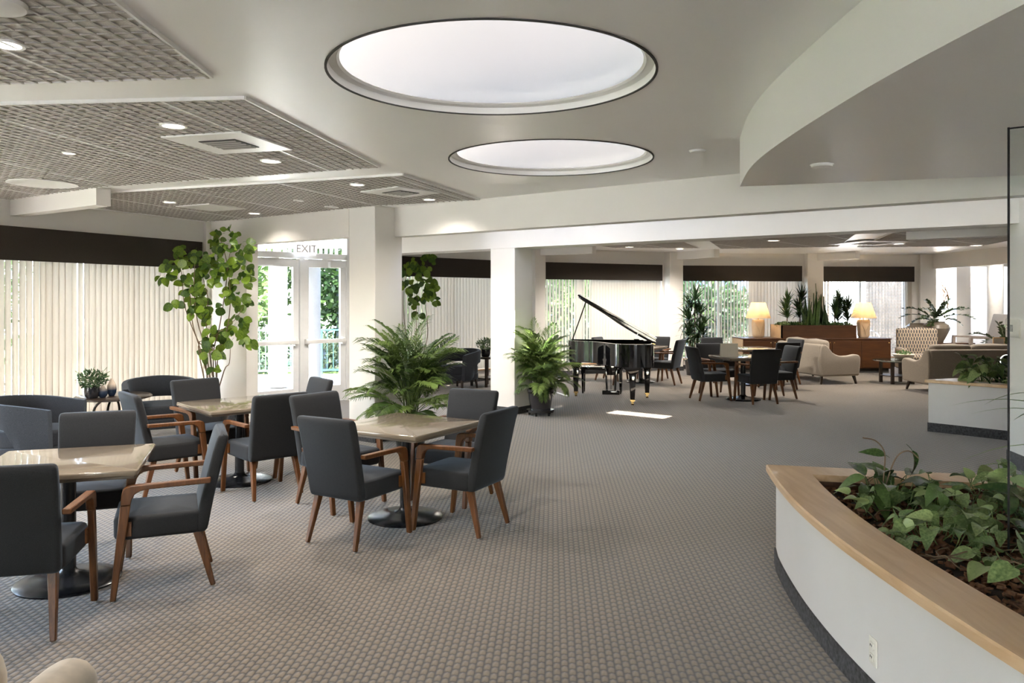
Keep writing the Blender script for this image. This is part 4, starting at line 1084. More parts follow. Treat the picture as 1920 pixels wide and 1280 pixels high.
while k < 2600:
    x, y = rnd.uniform(1.75, 3.3), rnd.uniform(2.2, 4.85)
    if not inside((x, y), bedpoly) or not inside((x-.04, y), bedpoly): continue
    k += 1; z = .528+rnd.uniform(0, .045); l, w_, h_ = rnd.uniform(.02, .06), rnd.uniform(.012, .03), rnd.uniform(.005, .014)
    mt = Matrix.Translation((x, y, z)) @ Matrix.Rotation(rnd.uniform(0, 6.28), 4, 'Z') @ Matrix.Rotation(rnd.gauss(0, .35), 4, 'X') @ Matrix.Rotation(rnd.gauss(0, .35), 4, 'Y')
    P = [mt @ Vector((sx*l*rnd.uniform(.35, .55), sy*w_*rnd.uniform(.35, .55), sz*h_/2)) for sz in (-1, 1) for sx, sy in ((-1, -1), (1, -1), (1, 1), (-1, 1))]
    b.hexa(P)
o = b.build('bark_mulch', 'bark', P1); o['kind'] = 'stuff'; o['label'] = 'brown bark chips filling the planter bed'
# power outlet on the curved side
t = thing('power_outlet', 'ivory wall outlet low on the curved white planter', 'outlet', (1.532, 3.33, .225), R(-92))
MB().box((0, 0, 0), (.072, .008, .116)).build('face_plate', 'plastic', t, bevel=.003)
for z in (-.024, .024):
    rc = MB().box((0, -.006, z), (.036, .006, .03)).build('receptacle', 'plastic', t, bevel=.006)
    for x in (-.007, .007): MB().box((x, -.0095, z+.003), (.003, .002, .009)).build('slot', 'socket', rc)
# second planter behind
P2 = thing('wedge_planter', 'smaller white wedge planter with oak cap before the far sofa', 'planter', (0, 0, 0))
Q = [(5.41, 10.20), (7.0, 8.53), (8.4, 8.9), (7.8, 11.02)]
MB().prism(Q, 0, .63).build('body', 'planterwhite', P2)
MB().prism([(5.40, 10.205), (6.995, 8.515), (6.98, 8.53), (5.42, 10.22)], 0, .115).build('base_trim', 'carpetbase', P2)
QI = [(5.80, 10.10), (7.02, 8.85), (8.1, 9.1), (7.6, 10.6)]; QO = [(5.36, 10.205), (7.0, 8.48), (8.45, 8.87), (7.84, 11.07)]
for i in range(4):
    a, c, d, e = QO[i], QO[(i+1) % 4], QI[(i+1) % 4], QI[i]; MB().prism([a, c, d, e], .632, .672).build('cap_board', 'oak', P2, bevel=.004, seg=1)
MB().prism(QI, .60, .645).build('soil', 'soil', P2)
t = thing('planter_spotlight', 'small chrome spotlight standing in the smaller white planter', 'lamp', (6.27, 9.92, .645)); t.scale = (.85,)*3
MB().tube([(0, 0, 0), (0, 0, .25)], .012, 10).build('stake', 'chrome', t, smooth=True)
b = MB(); b.lathe([(.001, -.10), (.06, -.09), (.088, -.03), (.095, .05), (.085, .05), (.06, .01), (.001, .0)], 28); o = b.build('head', 'chrome', t, smooth=True); place(o, (0, 0, .34), (R(85), 0, R(-50)))
# glass panel with dark edge standing in the big planter, thermostat on the wall behind it
t = thing('glass_screen', 'upright clear glass panel with dark edge at the right border', 'glass screen', (2.26, 3.58, .50), math.atan2(-.6, .8))
MB().box((.65, 0, .998), (1.3, .010, 1.99)).build('pane', 'glass', t)
MB().box((.004, 0, 1.0), (.009, .012, 2.0)).build('edge_strip', 'blackmetal', t)
MB().box((.65, 0, 1.995), (1.3, .012, .006)).build('top_channel', 'blackmetal', t)
t = thing('thermostat', 'white thermostat with grey screen on the right wall', 'thermostat', (5.113, 8.0, 1.42), R(-99.5))
MB().box((0, 0, 0), (.30, .035, .19)).build('housing', 'plastic', t, bevel=.008); MB().box((-.03, -.019, .0), (.10, .004, .07)).build('screen', 'screen', t)
for z in (-.03, 0, .03): MB().box((-.11, -.019, z), (.02, .004, .008)).build('button', 'vent', t)

# cream upholstered chair cut by the lower left corner
t = thing('cream_armchair', 'cream velvet armchair cut off at the bottom left corner', 'armchair', (-1.42, 1.75, 0), 0)
b = MB(); cushion(b, (.195, .12, .50), .15, .56, .525, .07, .07, .0, shear=lambda z: (.05*(z+.26)/.52, 0, 1)); b.build('arm', 'cream', t, smooth=True)
b = MB(); cushion(b, (-.055, .22, .56), .36, .26, .60, .12, .11, .02); b.build('back_cushion', 'cream', t, smooth=True)
b = MB(); cushion(b, (-.14, -.15, .36), .60, .66, .20, .1, .06, .02); b.build('seat_cushion', 'cream', t, smooth=True)
b = MB(); cushion(b, (-.14, -.02, .19), .80, .80, .22, .12, .04, .0); b.build('base', 'cream', t, smooth=True)
b = MB(); cushion(b, (-.50, .0, .48), .15, .66, .46, .07, .07, .02); b.build('arm', 'cream', t, smooth=True)
for x_ in (-.45, .18):
    for y_ in (-.34, .28): MB().bar((x_, y_, .1), (x_, y_, 0), .045, w2=.03, h2=.03).build('leg', 'leg', t)

# ================================================================ plants
def leaf_mesh(name, m, wf, fold=.25, droop=.25, n=7, petiole=0., tip=0.):
    b = MB(); V = []; Fc = []
    for i in range(n+1):
        s = i/n; w_ = wf(s); zc = -droop*s*s
        V += [(-w_, s, zc+fold*w_-tip*abs(w_)), (0, s, zc), (w_, s, zc+fold*w_)]
    for i in range(n):
        for q in (0, 1): Fc.append((i*3+q, i*3+q+1, i*3+q+4, i*3+q+3))
    b.add(V, Fc)
    if petiole: b.tube([(0, -petiole, -.35*petiole), (0, -petiole*.4, -.05*petiole), (0, .02, 0)], .012, 4)
    me = b.mesh(name, True, ang=180); me.materials.append(M[m]); return me
fig = lambda s: .50*max(0, math.sin(math.pi*min(1, s*.97+.03)))**.55*(1-.25*s)
heart = lambda s: .36*max(0, math.sin(math.pi*min(1, (s*.95+.05)**.62)))**.8
lance = lambda s: .15*max(0, math.sin(math.pi*min(1, (s*.97+.03)**.75)))
strap = lambda s: .055*(1-s**2.5)*(.5+.5*min(1, s*6))
LF = [leaf_mesh('leaf', 'fig', fig, .12+.1*i, .1+.12*i, 6, .35) for i in range(4)]
LP = [leaf_mesh('leaf', 'pothos', heart, .25+.12*i, .18+.14*i, 6, .6) for i in range(4)]
LD = [leaf_mesh('leaf', 'peace', lambda s: lance(s)*1.35, .35, .25+.2*i, 7, .3) for i in range(3)]
def orient(o, pos, d, up=(0, 0, 1), s=1.):
    y = Vector(d).normalized(); u = Vector(up); x = y.cross(u)
    if x.length < 1e-3: x = Vector((1, 0, 0))
    x.normalize(); z = x.cross(y)
    mt = Matrix((x, y, z)).transposed().to_4x4(); mt.translation = pos
    o.matrix_local = mt @ Matrix.Scale(s, 4); return o
def at(px, py, D): return Vector(((px-960)/1472*D, D, EYE-(py-560)/1472*D))
def vine(label, D, base, stems, clusters, size, seed, potlabel=None):
    rnd = random.Random(seed)
    t = thing('climbing_fig', label, 'plant', (base[0], base[1], 0)); o0 = Vector((base[0], base[1], 0))
    MB().lathe([(.15, 0), (.19, .25), (.205, .30), (.19, .30), (.18, .26), (.001, .26)], 28).build('pot', 'pot', t, smooth=True)
    for P in stems:
        pts = [Vector((rnd.uniform(-.05, .05), rnd.uniform(-.05, .05), .25))]
        dj = rnd.uniform(-.18, .18)
        for i, (px, py) in enumerate(P): pts.append(at(px, py, D+dj*i/len(P))-o0)
        Q_ = smooth_curve([tuple(p) for p in pts], 4); n = len(Q_)
        MB().tube(Q_, [.009-.006*i/n for i in range(n)], 6).build('stem', 'vinestem', t, smooth=True)
    for px, py, r_, n in clusters:
        for _ in range(round(n*1.65)):
            a = rnd.uniform(0, 6.28); q = 1.1*r_*math.sqrt(rnd.random())
            p = at(px+q*math.cos(a), py+q*math.sin(a), D+rnd.uniform(-.3, .25))-o0
            d = Vector((math.cos(a)*.6+rnd.gauss(0, .3), rnd.gauss(-.35, .35), rnd.gauss(-.45, .4)))
            lf = link('leaf', rnd.choice(LF), None, t); orient(lf, p, d, (rnd.gauss(0, .4), -1, rnd.gauss(.5, .3)), size*rnd.uniform(.5, 1.1))
vine('tall climbing fig with round green leaves beside the left window', 10.35, (-3.92, 10.35),
     [[(383, 660), (372, 640), (355, 600), (345, 565), (340, 510), (330, 470)], [(380, 670), (362, 610), (357, 560), (356, 520)], [(388, 668), (370, 600), (364, 540), (366, 480)],
      [(393, 660), (386, 600), (390, 560), (380, 520)], [(400, 665), (410, 620), (420, 560), (426, 500), (415, 455), (405, 440)], [(408, 670), (425, 620), (432, 560), (428, 500), (432, 470)],
      [(404, 680), (398, 650), (402, 630), (440, 600), (455, 575)], [(420, 695), (430, 680), (432, 640)], [(372, 650), (395, 640), (415, 622), (445, 612)]],
     [(428, 446, 20, 12), (408, 452, 12, 4), (455, 462, 14, 6), (330, 486, 18, 9), (352, 478, 16, 7), (378, 492, 24, 16), (402, 497, 20, 12), (432, 476, 18, 8), (446, 502, 18, 12), (455, 522, 14, 6),
      (310, 515, 13, 6), (340, 520, 10, 4), (352, 540, 12, 6), (368, 552, 12, 6), (392, 530, 14, 7), (378, 568, 14, 6), (402, 576, 14, 5), (365, 580, 9, 3), (325, 570, 8, 3), (432, 548, 12, 6), (452, 565, 14, 6), (395, 600, 9, 3), (446, 600, 12, 6), (440, 628, 20, 14), (406, 636, 18, 10), (395, 660, 10, 4), (404, 690, 6, 2), (462, 640, 8, 4)],
     .135, 31)
vine('second climbing fig hanging beside the square column beyond the entrance', 14.3, (-1.80, 14.2),
     [[(780, 640), (781, 590), (782, 540), (783, 500)], [(800, 640), (801, 600), (798, 570), (802, 540)], [(758, 600), (757, 550), (762, 510)]],
     [(790, 490, 18, 16), (770, 505, 14, 9), (763, 530, 9, 7), (775, 540, 8, 6), (800, 535, 14, 13), (812, 540, 9, 6), (793, 552, 9, 5), (778, 570, 5, 2), (810, 560, 7, 3), (784, 590, 6, 2), (772, 560, 6, 3)], .15, 37)
# --- palms
def frond_mesh(seed, L=.85, a0=12, a1=95, nl=22, ll=.26, wid=.026, m='palm'):
    rnd = random.Random(seed); b = MB(); pts = []; p = Vector((0, 0, 0)); N = 18
    for i in range(N+1):
        pts.append(p.copy()); a = R(a0+(a1-a0)*(i/N)**1.3); p = p+Vector((math.sin(a), 0, math.cos(a)))*(L/N)
    b.tube(pts, [.006-.0045*i/N for i in range(N+1)], 5)
    for i in range(nl):
        s = .28+.72*i/(nl-1); k = s*N; j = min(N-1, int(k)); q = pts[j].lerp(pts[j+1], k-j); t_ = (pts[j+1]-pts[j]).normalized()
        for sd in (-1, 1):
            sv = Vector((0, sd, 0)); l = ll*(.45+.75*math.sin(math.pi*min(1, .12+.85*s)))*rnd.uniform(.85, 1.1)
            d = (t_*(.55+.5*s)+sv*(1.0-.45*s)+Vector((0, 0, rnd.uniform(-.1, .2)))).normalized()
            mid = q+d*l*.5+Vector((0, 0, .01)); tip = q+d*l+Vector((0, 0, -.24*l)); nrm = d.cross(Vector((0, 0, 1))).normalized()*wid*.5
            b.add([q, mid+nrm, tip, mid-nrm], [(0, 1, 2, 3)])
    me = b.mesh('frond', True, ang=180); me.materials.append(M[m]); return me
FR = [frond_mesh(i, L, a0, a1, 25, ll*1.1, .024) for i, (L, a0, a1, ll) in enumerate(((.95, 4, 62, .25), (.85, 10, 85, .25), (.7, 18, 100, .22), (1.05, 3, 55, .24), (.55, 26, 125, .2), (.9, 8, 78, .27)))]
def palm(x, y, label, n, seed, s, pot_r, pot_h, saucer=False, spread=1., avoid=None):
    rnd = random.Random(seed); t = thing('parlor_palm', label, 'plant', (x, y, 0))
    z0 = .09 if saucer else 0
    p = MB().lathe([(pot_r*.80, z0), (pot_r*.92, z0+pot_h*.5), (pot_r*.96, z0+pot_h*.86), (pot_r*1.05, z0+pot_h*.88), (pot_r*1.05, z0+pot_h), (pot_r*.95, z0+pot_h), (pot_r*.92, z0+pot_h*.92), (.001, z0+pot_h*.92)], 40).build('pot', 'pot', t, smooth=True, ang=30)
    if saucer:
        MB().lathe([(pot_r*1.02, z0+pot_h*.80), (pot_r*1.03, z0+pot_h*.82), (pot_r*1.0, z0+pot_h*.84), (pot_r*.97, z0+pot_h*.82)], 40, closed=True).build('rim_band', 'pot', p, smooth=True)
        MB().lathe([(pot_r*.7, .045), (pot_r*1.06, .05), (pot_r*1.08, .085), (pot_r*1.02, .09), (pot_r*.8, .09)], 40).build('rolling_saucer', 'pot', t, smooth=True)
        for a in range(30, 390, 72): MB().tube([(math.cos(R(a))*pot_r*.85-.015, math.sin(R(a))*pot_r*.85, .024), (math.cos(R(a))*pot_r*.85+.015, math.sin(R(a))*pot_r*.85, .024)], .024, 12).build('caster', 'pot', t)
    b = MB()
    for i in range(14):
        a = rnd.uniform(0, 6.28); r_ = pot_r*.6*math.sqrt(rnd.random()); b.tube([(math.cos(a)*r_*.6, math.sin(a)*r_*.6, z0+pot_h*.9), (math.cos(a)*r_, math.sin(a)*r_, z0+pot_h+.3*s), (math.cos(a)*r_*1.5, math.sin(a)*r_*1.5, z0+pot_h+.55*s)], .009, 6)
    b.build('canes', 'greenstem', t, smooth=True)
    for i in range(n):
        a = (6.283*i*.382+rnd.uniform(-.4, .4)) % 6.283; lvl = i/n
        if avoid and avoid[0] < math.degrees(a) < avoid[1]: a = R(rnd.choice((avoid[0]-rnd.uniform(5, 40), avoid[1]+rnd.uniform(5, 40))))
        r_ = pot_r*.5*rnd.random()
        f = link('frond', rnd.choice(FR), None, t)
        f.location = (math.cos(a)*r_, math.sin(a)*r_, z0+pot_h+s*(-.04+.58*lvl*rnd.uniform(.6, 1.1)))
        f.rotation_euler = (rnd.gauss(0, .15), (rnd.uniform(0, .45)+(.55 if lvl < .25 else 0))*(1-lvl*.8)*spread, a); q = s*rnd.uniform(.72, 1.08); f.scale = (q, q, q)
    return t
palm(-1.18, 9.12, 'bushy dark green palm in front of the square column by the entrance', 84, 5, .88, .20, .37, avoid=(95, 168))
palm(.42, 11.62, 'sunlit palm in a black pot on casters beside the piano', 110, 9, .74, .19, .30, True, .85, avoid=(100, 190))
# --- strap leaf plants
def rosette_mesh(seed, n, L, m, lo=10, hi=110, wid=.045, droop=.5):
    rnd = random.Random(seed); b = MB()
    for i in range(n):
        el = R(lo+(hi-lo)*(i/n)**.9+rnd.uniform(-8, 8)); az = i*2.4+rnd.uniform(-.3, .3); l = L*rnd.uniform(.7, 1.1); p = Vector((0, 0, -.12*L*(i/n)*2)); N = 5; pr = []
        for j in range(N+1):
            a = el+droop*(j/N)**2; pr.append(p.copy()); p = p+Vector((math.sin(a)*math.cos(az), math.sin(a)*math.sin(az), math.cos(a)))*(l/N)
        sd = Vector((-math.sin(az), math.cos(az), 0)); V = []
        for j in range(N+1): w_ = wid*(.5+.5*min(1, j/1.5))*(1-(j/N)**3*.98); V += [pr[j]-sd*w_*.5, pr[j]+sd*w_*.5]
        b.add(V, [(2*j, 2*j+1, 2*j+3, 2*j+2) for j in range(N)])
    me = b.mesh('leaf_rosette', True, ang=180); me.materials.append(M[m]); return me
RS = [rosette_mesh(i, 46, .44, 'dracaena', 8, 135, .046, .8) for i in range(3)]
RC = [rosette_mesh(10+i, 44, .40, 'dracaena', 5, 95, .040, .25) for i in range(3)]
RG = [rosette_mesh(20+i, 34, .42, 'snake', 5, 85, .045, .3) for i in range(2)]
t = thing('dragon_plant', 'tall dark dragon plant standing in front of the far striped window', 'plant', (4.12, 17.75, 0))
MB().lathe([(.17, 0), (.21, .30), (.22, .34), (.20, .34), (.19, .30), (.001, .30)], 28).build('pot', 'pot', t, smooth=True)
rnd = random.Random(77)
for i, (dx, dy, z) in enumerate(((.02, 0, 1.72), (.16, .05, 1.42), (-.12, .02, 1.28), (.10, -.1, 1.02), (-.05, .1, 1.55), (.2, -.05, .95), (-.15, -.1, .92))):
    MB().tube([(dx*.3, dy*.3, .28), (dx*.6, dy*.6, z*.6), (dx, dy, z)], .014, 7).build('cane', 'vinestem', t, smooth=True)
    o = link('leaf_rosette', RS[i % 3], None, t); place(o, (dx, dy, z), (rnd.gauss(0, .15), rnd.gauss(0, .15), rnd.uniform(0, 6)), rnd.uniform(.85, 1.1))
def yucca(x, y, z, levels, label, green, seed):
    rnd = random.Random(seed); t = thing('box_plant', label, 'plant', (x, y, z))
    MB().tube([(0, 0, -.05), (.01, 0, levels[0]*.5), (0, 0, levels[0])], .012, 6).build('cane', 'vinestem', t, smooth=True)
    for i, lv in enumerate(levels):
        o = link('leaf_rosette', (RG if green else RC)[i % 2], None, t); place(o, (rnd.gauss(0, .02), rnd.gauss(0, .02), lv), (rnd.gauss(0, .12), rnd.gauss(0, .12), rnd.uniform(0, 6)), rnd.uniform(.65, .95))
zb = 1.05
yucca(6.52, 18.62, zb, (.62, .45, .30), 'green strap leaved plant at the left end of the wooden planter box', True, 1)
yucca(6.86, 18.72, zb, (.72, .56, .42, .28), 'dark strap leaved plant left of the tall snake plant', False, 2)
yucca(7.78, 18.75, zb, (.68, .55, .42, .3, .2), 'dark bushy strap leaved plant right of the tall snake plant', False, 3)
yucca(7.60, 18.50, zb, (.45, .3), 'slim green plant leaning right of the snake plant in the box', True, 4)
yucca(7.92, 18.55, zb, (.5, .38, .2), 'short dark plant at the right end of the wooden planter box', False, 6)
t = thing('snake_plant', 'tall upright snake plant in the middle of the wooden planter box', 'plant', (7.22, 18.6, zb))
rnd = random.Random(5)
SL = []
for i in range(4):
    b = MB(); N = 8; V = []
    for j in range(N+1): s = j/N; w_ = .034*(1-.95*s**3); V += [(-w_, .012, s), (0, 0, s), (w_, .012, s)]
    b.add(V, sum([[(3*j, 3*j+1, 3*j+4, 3*j+3), (3*j+1, 3*j+2, 3*j+5, 3*j+4)] for j in range(N)], [])); me = b.mesh('leaf', True, ang=180); me.materials.append(M['snake' if i < 2 else 'dracaena']); SL.append(me)
for i in range(38):
    dx = rnd.uniform(-.28, .28); o = link('leaf', SL[(2+i % 2) if dx > .1 else i % 2], None, t); place(o, (dx, rnd.uniform(-.15, .15), -.08), (rnd.gauss(0, .08), dx*.55+rnd.gauss(0, .06), rnd.uniform(0, 6)), (1.15, 1.15, rnd.uniform(.62, 1.12)*(1.05-abs(dx-.06)*1.1)))
for i in range(7):
    x = 6.42+i*.245; b = MB(); leaf_quads(b, 240, (0, 0, .03), (.17, .28, .09), .075, 60+i, .5)
    o = b.build('ground_cover', 'snake' if i % 3 else 'pothos', None, loc=(x, 18.62, zb+.01)); tag(o, 'low green leaves spilling over the wooden planter box, ' + ['at its left end', 'under the left strap leaved plant', 'left of the snake plant', 'at the foot of the snake plant', 'right of the snake plant', 'under the dark bushy plant', 'at its right end'][i], 'plant', 'ground cover in the planter box')
# --- arching plant in the urn
def zz_mesh(seed, L=.7, a0=15, a1=110, n=13):
    rnd = random.Random(seed); b = MB(); pts = []; p = Vector((0, 0, 0)); N = 14
    for i in range(N+1): pts.append(p.copy()); a = R(a0+(a1-a0)*(i/N)**1.2); p = p+Vector((math.sin(a), 0, math.cos(a)))*(L/N)
    b.tube(pts, [.007-.005*i/N for i in range(N+1)], 5)
    for i in range(n):
        s = .25+.75*i/(n-1); k = s*N; j = min(N-1, int(k)); q = pts[j].lerp(pts[j+1], k-j); t_ = (pts[j+1]-pts[j]).normalized()
        for sd in (-1, 1):
            d = (t_*.5+Vector((0, sd, 0))*.8+Vector((0, 0, rnd.uniform(-.2, .6)))).normalized(); l = .10*rnd.uniform(.8, 1.1); nn = d.cross(t_).cross(d).normalized()*.03
            b.add([q, q+d*l*.45+nn, q+d*l, q+d*l*.45-nn], [(0, 1, 2, 3)])
    me = b.mesh('frond', True, ang=180); me.materials.append(M['zz']); return me
ZZ = [zz_mesh(i, L, a0, a1) for i, (L, a0, a1) in enumerate(((.75, 35, 105), (.62, 8, 60), (.85, 50, 125), (.55, 55, 150)))]
def zzplant(x, y, z, label, n, seed, s=1.):
    rnd = random.Random(seed); t = thing('arching_zz_plant', label, 'plant', (x, y, z))
    for i in range(n):
        o = link('frond', ZZ[i % 4], None, t); place(o, (rnd.uniform(-.05, .05), rnd.uniform(-.05, .05), 0), (0, 0, i*6.283/n+rnd.uniform(-.3, .3)), s*rnd.uniform(.85, 1.1))
zzplant(10.02, 18.55, 1.15, 'dark arching plant spreading out of the large urn', 17, 3)
zzplant(9.86, 15.7, .697, 'dark arching branch on the side table beside the grey lounge chair', 8, 8, .95)
# --- plants of the two white planters
def pothos(x, y, z, label, n, spread, seed, size=.11, meshes=None, hmax=.14, stemmat='greenstem', name='pothos_plant', lim=True):
    rnd = random.Random(seed); t = thing(name, label, 'plant', (x, y, z)); b = MB()
    meshes = meshes or LP
    for i in range(n):
        for _ in range(30):
            a = rnd.uniform(0, 6.28); r_ = spread*math.sqrt(rnd.random()); px_, py_ = math.cos(a)*r_, math.sin(a)*r_
            if not lim or (inside((x+px_, y+py_), bedpoly) and inside((x+px_-.05, y+py_), bedpoly)): break
        h_ = rnd.uniform(.045, hmax)
        d = Vector((math.cos(a)*.5+rnd.gauss(0, .5), math.sin(a)*.5+rnd.gauss(-.25, .5), rnd.gauss(.05, .3)))
        lf = link('leaf', rnd.choice(meshes), None, t); orient(lf, Vector((px_, py_, h_)), d, (rnd.gauss(0, .25), rnd.gauss(-.3, .25), 1), size*rnd.uniform(.65, 1.25))
        b.tube([(px_*.6+rnd.gauss(0, .02), py_*.6+rnd.gauss(0, .02), .01), (px_*.85, py_*.85, h_*.6), (px_, py_, h_)], .0028, 5)
    b.build('stems', stemmat, t, smooth=True)
GP = 'leafy plants in the curved planter'
for x, y, n, sp, sd, sz, ms, hm, lb in (
    (2.06, 4.20, 26, .26, 1, .10, LP, .13, 'pothos with pale green leaves nearest the front tip of the curved planter'),
    (2.40, 4.28, 30, .26, 2, .115, LP, .20, 'bright pothos leaves rising at the rear board of the curved planter'),
    (2.02, 3.72, 26, .22, 3, .11, LP, .13, 'pothos in the middle of the bark bed by the oak cap'),
    (2.36, 3.75, 28, .26, 4, .115, LP, .16, 'pothos in front of the dark glass edge'),
    (2.72, 4.30, 24, .25, 5, .12, LP, .24, 'pothos beside the rear board near the glass edge'),
    (2.16, 3.28, 18, .22, 6, .11, LP, .11, 'sparse pothos trailing over bare bark toward the viewer')):
    pothos(x, y, .545, lb, n, sp, sd, sz, ms, hm)
pothos(2.15, 4.48, .545, 'dark glossy peace lily near the front tip of the curved planter', 26, .17, 11, .20, LD, .16, name='peace_lily')
pothos(2.42, 3.22, .545, 'glossy broad leaved plant at the right border of the picture', 22, .17, 12, .21, LD, .18, name='peace_lily')
pothos(2.62, 3.92, .545, 'dark leaved plant behind the glass edge', 16, .16, 13, .20, LD, .2, name='peace_lily')
# two tall arching stalks of the peace lily
t = thing('arching_stalk', 'tall thin stalks with drooping leaves above the curved planter', 'plant', (2.12, 4.50, .55))
P = smooth_curve([(0, 0, 0), (.02, .02, .14), (.03, .03, .28), (-.02, .03, .35), (-.10, .02, .37)], 5); MB().tube(P, .004, 6).build('stem', 'vinestem', t, smooth=True)
P = smooth_curve([(0, 0, 0), (.04, .0, .16), (.09, 0, .27), (.15, -.01, .30), (.20, -.02, .26)], 5); MB().tube(P, .004, 6).build('stem', 'vinestem', t, smooth=True)
orient(link('leaf', LD[1], None, t), Vector((.03, .03, .27)), (-.8, 0, .25), (0, -.8, .6), .13); orient(link('leaf', LD[2], None, t), Vector((.17, -.01, .30)), (.35, -.1, -.8), (.5, -.8, .3), .15)
# root runners over the bark
b = MB(); rnd = random.Random(19)
for i in range(34):
    x, y = rnd.uniform(1.95, 2.75), rnd.uniform(3.1, 4.4); a = rnd.uniform(0, 6.28); P = []
    for j in range(6): P.append((x, y, .575+rnd.uniform(-.015, .03))); a += rnd.gauss(0, .6); x += math.cos(a)*.07; y += math.sin(a)*.07
    P = [p for p in P if inside(p[:2], bedpoly) and inside((p[0]-.06, p[1]), bedpoly)]
    if len(P) > 3: b.tube(smooth_curve(P, 4), .0035, 5)
o = b.build('trailing_runners', 'vinestem', None, smooth=True); tag(o, 'tangle of thin bare runners lying on the bark chips', 'plant', None, 'stuff')
pothos(5.98, 10.0, .655, 'leafy green plant in the smaller white planter left of the spotlight', 70, .24, 15, .17, LD+LP, .32, lim=False, name='leafy_plant')
pothos(6.30, 9.62, .655, 'yellow green leaves hanging over the cap of the smaller white planter', 60, .24, 16, .12, LP+LD, .2, lim=False, name='leafy_plant')
# --- thin grassy leaves reaching in behind the glass at the right border
t = thing('spider_plant', 'thin grassy leaves behind the glass panel at the right border', 'plant', (3.02, 4.35, .55))
rnd = random.Random(41)
SP = leaf_mesh('leaf', 'palm', lambda s: .03*(1-s**2), .3, .5, 6)
for i in range(22):
    a = rnd.uniform(0, 6.28); o = link('leaf', SP, None, t); orient(o, Vector((0, 0, .25+.4*rnd.random())), (math.cos(a), math.sin(a), rnd.uniform(.0, .9)), (0, 0, 1), rnd.uniform(.3, .5))
MB().tube([(0, 0, 0), (.02, 0, .35), (0, 0, .66)], .012, 6).build('cane', 'greenstem', t, smooth=True)

# ================================================================ outside
struct(MB().box((0, 14, -.16), (120, 120, .06)).build('ground', 'concrete'), 'sunlit pale paving outside')
for pts, lb in (([(-30, 17.6), (-2, 19.6), (8, 25), (8, 40), (-30, 40)], 'lawn beyond the terrace railing'), ([(-30, 0), (-9, 4), (-8.4, 9), (-7.6, 13.5), (-30, 16)], 'lawn outside the left windows')):
    struct(MB().prism(pts, -.13, -.10).build('lawn', 'grass'), lb)
for x, y, m_, lb in ((-4.86, 16.3, 'extwhite', 'round white porch column outside the left door leaf'), (-4.12, 16.1, 'extshaded', 'round white porch column coloured grey as if shaded, outside the right door leaf')):
    t = thing('porch_column', lb, 'column', (x, y, -.1)); MB().lathe([(.19, 0), (.19, 2.62)], 32).build('shaft', m_, t, smooth=True); MB().lathe([(.20, 2.62), (.20, 2.74), (.001, 2.74)], 32).build('cap_band', 'bluedark', t, smooth=True)
    MB().lathe([(.205, 0), (.205, .12), (.19, .13)], 32).build('base_band', m_, t, smooth=True)
t = thing('porch_canopy', 'white ribbed canopy outside above the entrance doors', 'canopy', (-4.2, 15.2, 2.66), R(0))
MB().box((-.35, .55, .22), (2.3, 3.5, .08)).build('shade_slab', 'extwhite', t)  # unseen slab, sized to shade the right porch column
for i in range(24): MB().box((-1.5+i*.1, .0, .02), (.05, .03, .36)).build('rib', 'extwhite', t)
t = thing('terrace_railing', 'teal metal terrace railing outside the doors', 'railing', (-7.4, 17.2, -.1), R(8))
for z in (1.12, .22): MB().box((2.4, 0, z), (4.8, .04, .04)).build('rail', 'teal', t)
for i in range(36): MB().box((.06+i*.134, 0, .67), (.016, .016, .9)).build('baluster', 'teal', t)
for i in range(4): MB().box((.03+i*1.56, 0, .56), (.05, .05, 1.14)).build('post', 'teal', t)
def garden_tree(x, y, h_, r_, label, seed, m_='tree', n=5200, low=False):
    t = thing('garden_tree' if not low else 'garden_hedge', label, 'tree' if not low else 'hedge', (x, y, -.1))
    b = MB(); rnd = random.Random(seed)
    for i in range(5 if not low else 3):
        c = (rnd.uniform(-.5, .5)*r_, rnd.uniform(-.4, .4)*r_, h_*(rnd.uniform(.32, .75) if not low else .5)); leaf_quads(b, n//(5 if not low else 3), c, (r_*.75, r_*.7, h_*(.32 if not low else .55)), (.24 if not low else .13), seed*7+i, .2, .3)
    b.build('crown', m_, t)
    MB().tube([(0, 0, 0), (.05, 0, h_*.3), (0, 0, h_*.6)], [.10, .08, .05], 8).build('trunk', 'bluedark', t, smooth=True)
GTT = 'garden trees outside the windows'
for i, (x, y, h_, r_, lb) in enumerate(((-7.6, 20.6, 4.4, 1.9, 'leafy tree outside the left door leaf'), (-4.7, 21.2, 4.4, 1.8, 'leafy tree outside the right door leaf'), (-9.8, 12.6, 4.6, 1.9, 'leafy tree outside the left window'),
                                        (-9.6, 8.6, 4.4, 1.8, 'leafy tree outside the left window nearer the viewer'), (1.0, 23.5, 3.0, 2.0, 'leafy tree outside the piano window'), (5.3, 23.6, 2.5, 1.9, 'leafy tree outside the dragon plant window'), (-1.8, 22.5, 3.2, 1.8, 'leafy tree outside the window between the columns'))):
    garden_tree(x, y, h_, r_, lb, i+1)
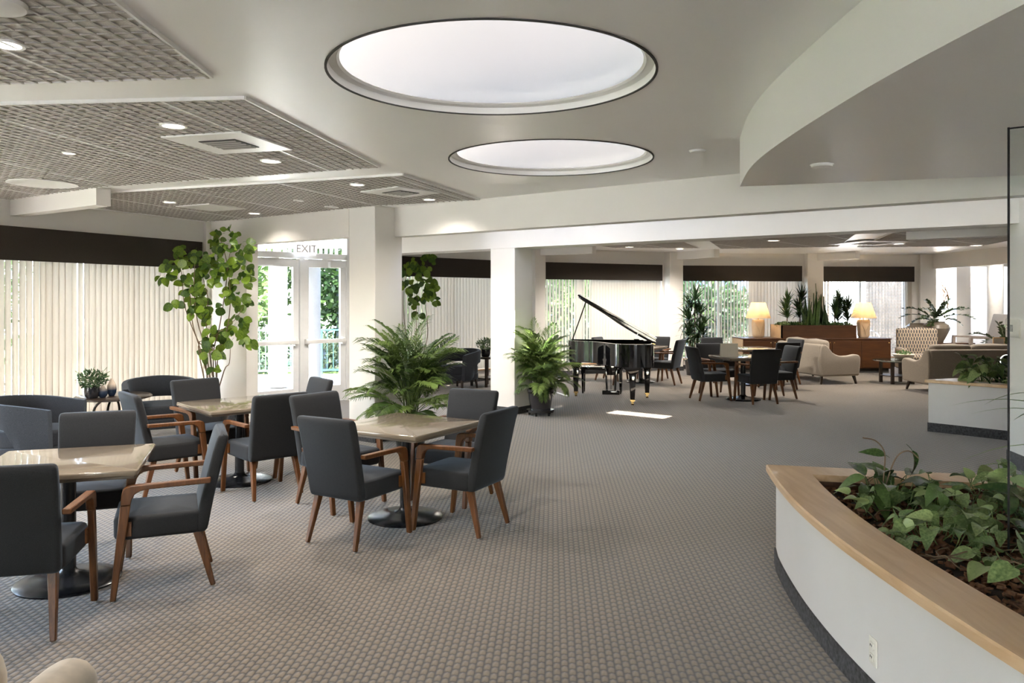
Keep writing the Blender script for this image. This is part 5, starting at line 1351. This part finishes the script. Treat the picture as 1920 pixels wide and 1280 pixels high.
for i, (x, y, h_, r_, lb) in enumerate(((-6.7, 19.0, 1.15, 1.1, 'dark low hedge behind the railing outside the left door leaf'), (-4.7, 19.6, .9, .9, 'low hedge behind the railing outside the right door leaf'), (-8.2, 11.0, 1.2, 1.0, 'low hedge under the left window'),
                                        (1.6, 20.4, 1.2, 1.1, 'low hedge outside the piano window'), (4.9, 21.9, 1.3, 1.0, 'low dark hedge outside the dragon plant window'), (6.6, 22.0, 1.3, .9, 'low dark hedge outside the table lamp window'))):
    garden_tree(x, y, h_, r_, lb, 20+i, 'hedge', 1500, True)
t = thing('neighbour_building', 'dark neighbouring building with blue awning seen through the far blinds', 'building', (5.9, 26.5, -.1))
MB().box((-1.5, 1.0, 1.9), (7.5, 1.6, 3.8)).build('wall', 'tilewall', t)
MB().hexa([(-.4, -.7, 2.1), (1.9, -.7, 2.1), (1.9, .2, 2.1), (-.4, .2, 2.1), (-.4, -.1, 3.0), (1.9, -.1, 3.0), (1.9, .2, 3.0), (-.4, .2, 3.0)]).build('awning', 'blue', t)
for i in range(3): MB().box((-4.2+i*1.5, .18, 1.4), (.9, .05, 1.1)).build('window', 'bluedark', t)
t = thing('white_building', 'bright white wall outside behind the right table lamp', 'building', (9.4, 25.2, -.1)); MB().box((-.4, .5, 1.8), (2.6, .8, 3.6)).build('wall', 'extwhite', t); MB().box((-.4, .45, 3.65), (2.8, 1.0, .1)).build('coping', 'extwhite', t)
t = thing('tiled_wall', 'dark tiled garden wall with pale joints outside the credenza window', 'wall', (9.92, 22.0, -.1))
MB().box((.52, .06, 1.3), (1.08, .1, 2.6)).build('joint_bed', 'grout', t)
b = MB()
for i in range(12):
    for j in range(28): b.box((.025+i*.09+.015, .0, .05+j*.09), (.078, .025, .078))
o = b.build('tile', 'tilewall', t); o['kind'] = 'stuff'
t = thing('patio_chair', 'pale metal patio chair outside before the dark tiled wall', 'chair', (9.9, 21.2, -.1), R(20))
MB().lathe([(.001, .45), (.22, .46), (.23, .44), (.001, .43)], 24).build('seat', 'chrome', t, smooth=True)
MB().tube(smooth_curve([(-.22, .1, .45), (-.22, .2, .8), (0, .25, .95), (.22, .2, .8), (.22, .1, .45)], 5), .012, 6).build('backrest', 'chrome', t, smooth=True)
for a in (45, 135, 225, 315): MB().tube([(math.cos(R(a))*.18, math.sin(R(a))*.18, .44), (math.cos(R(a))*.24, math.sin(R(a))*.24, 0)], .012, 6).build('leg', 'chrome', t, smooth=True)
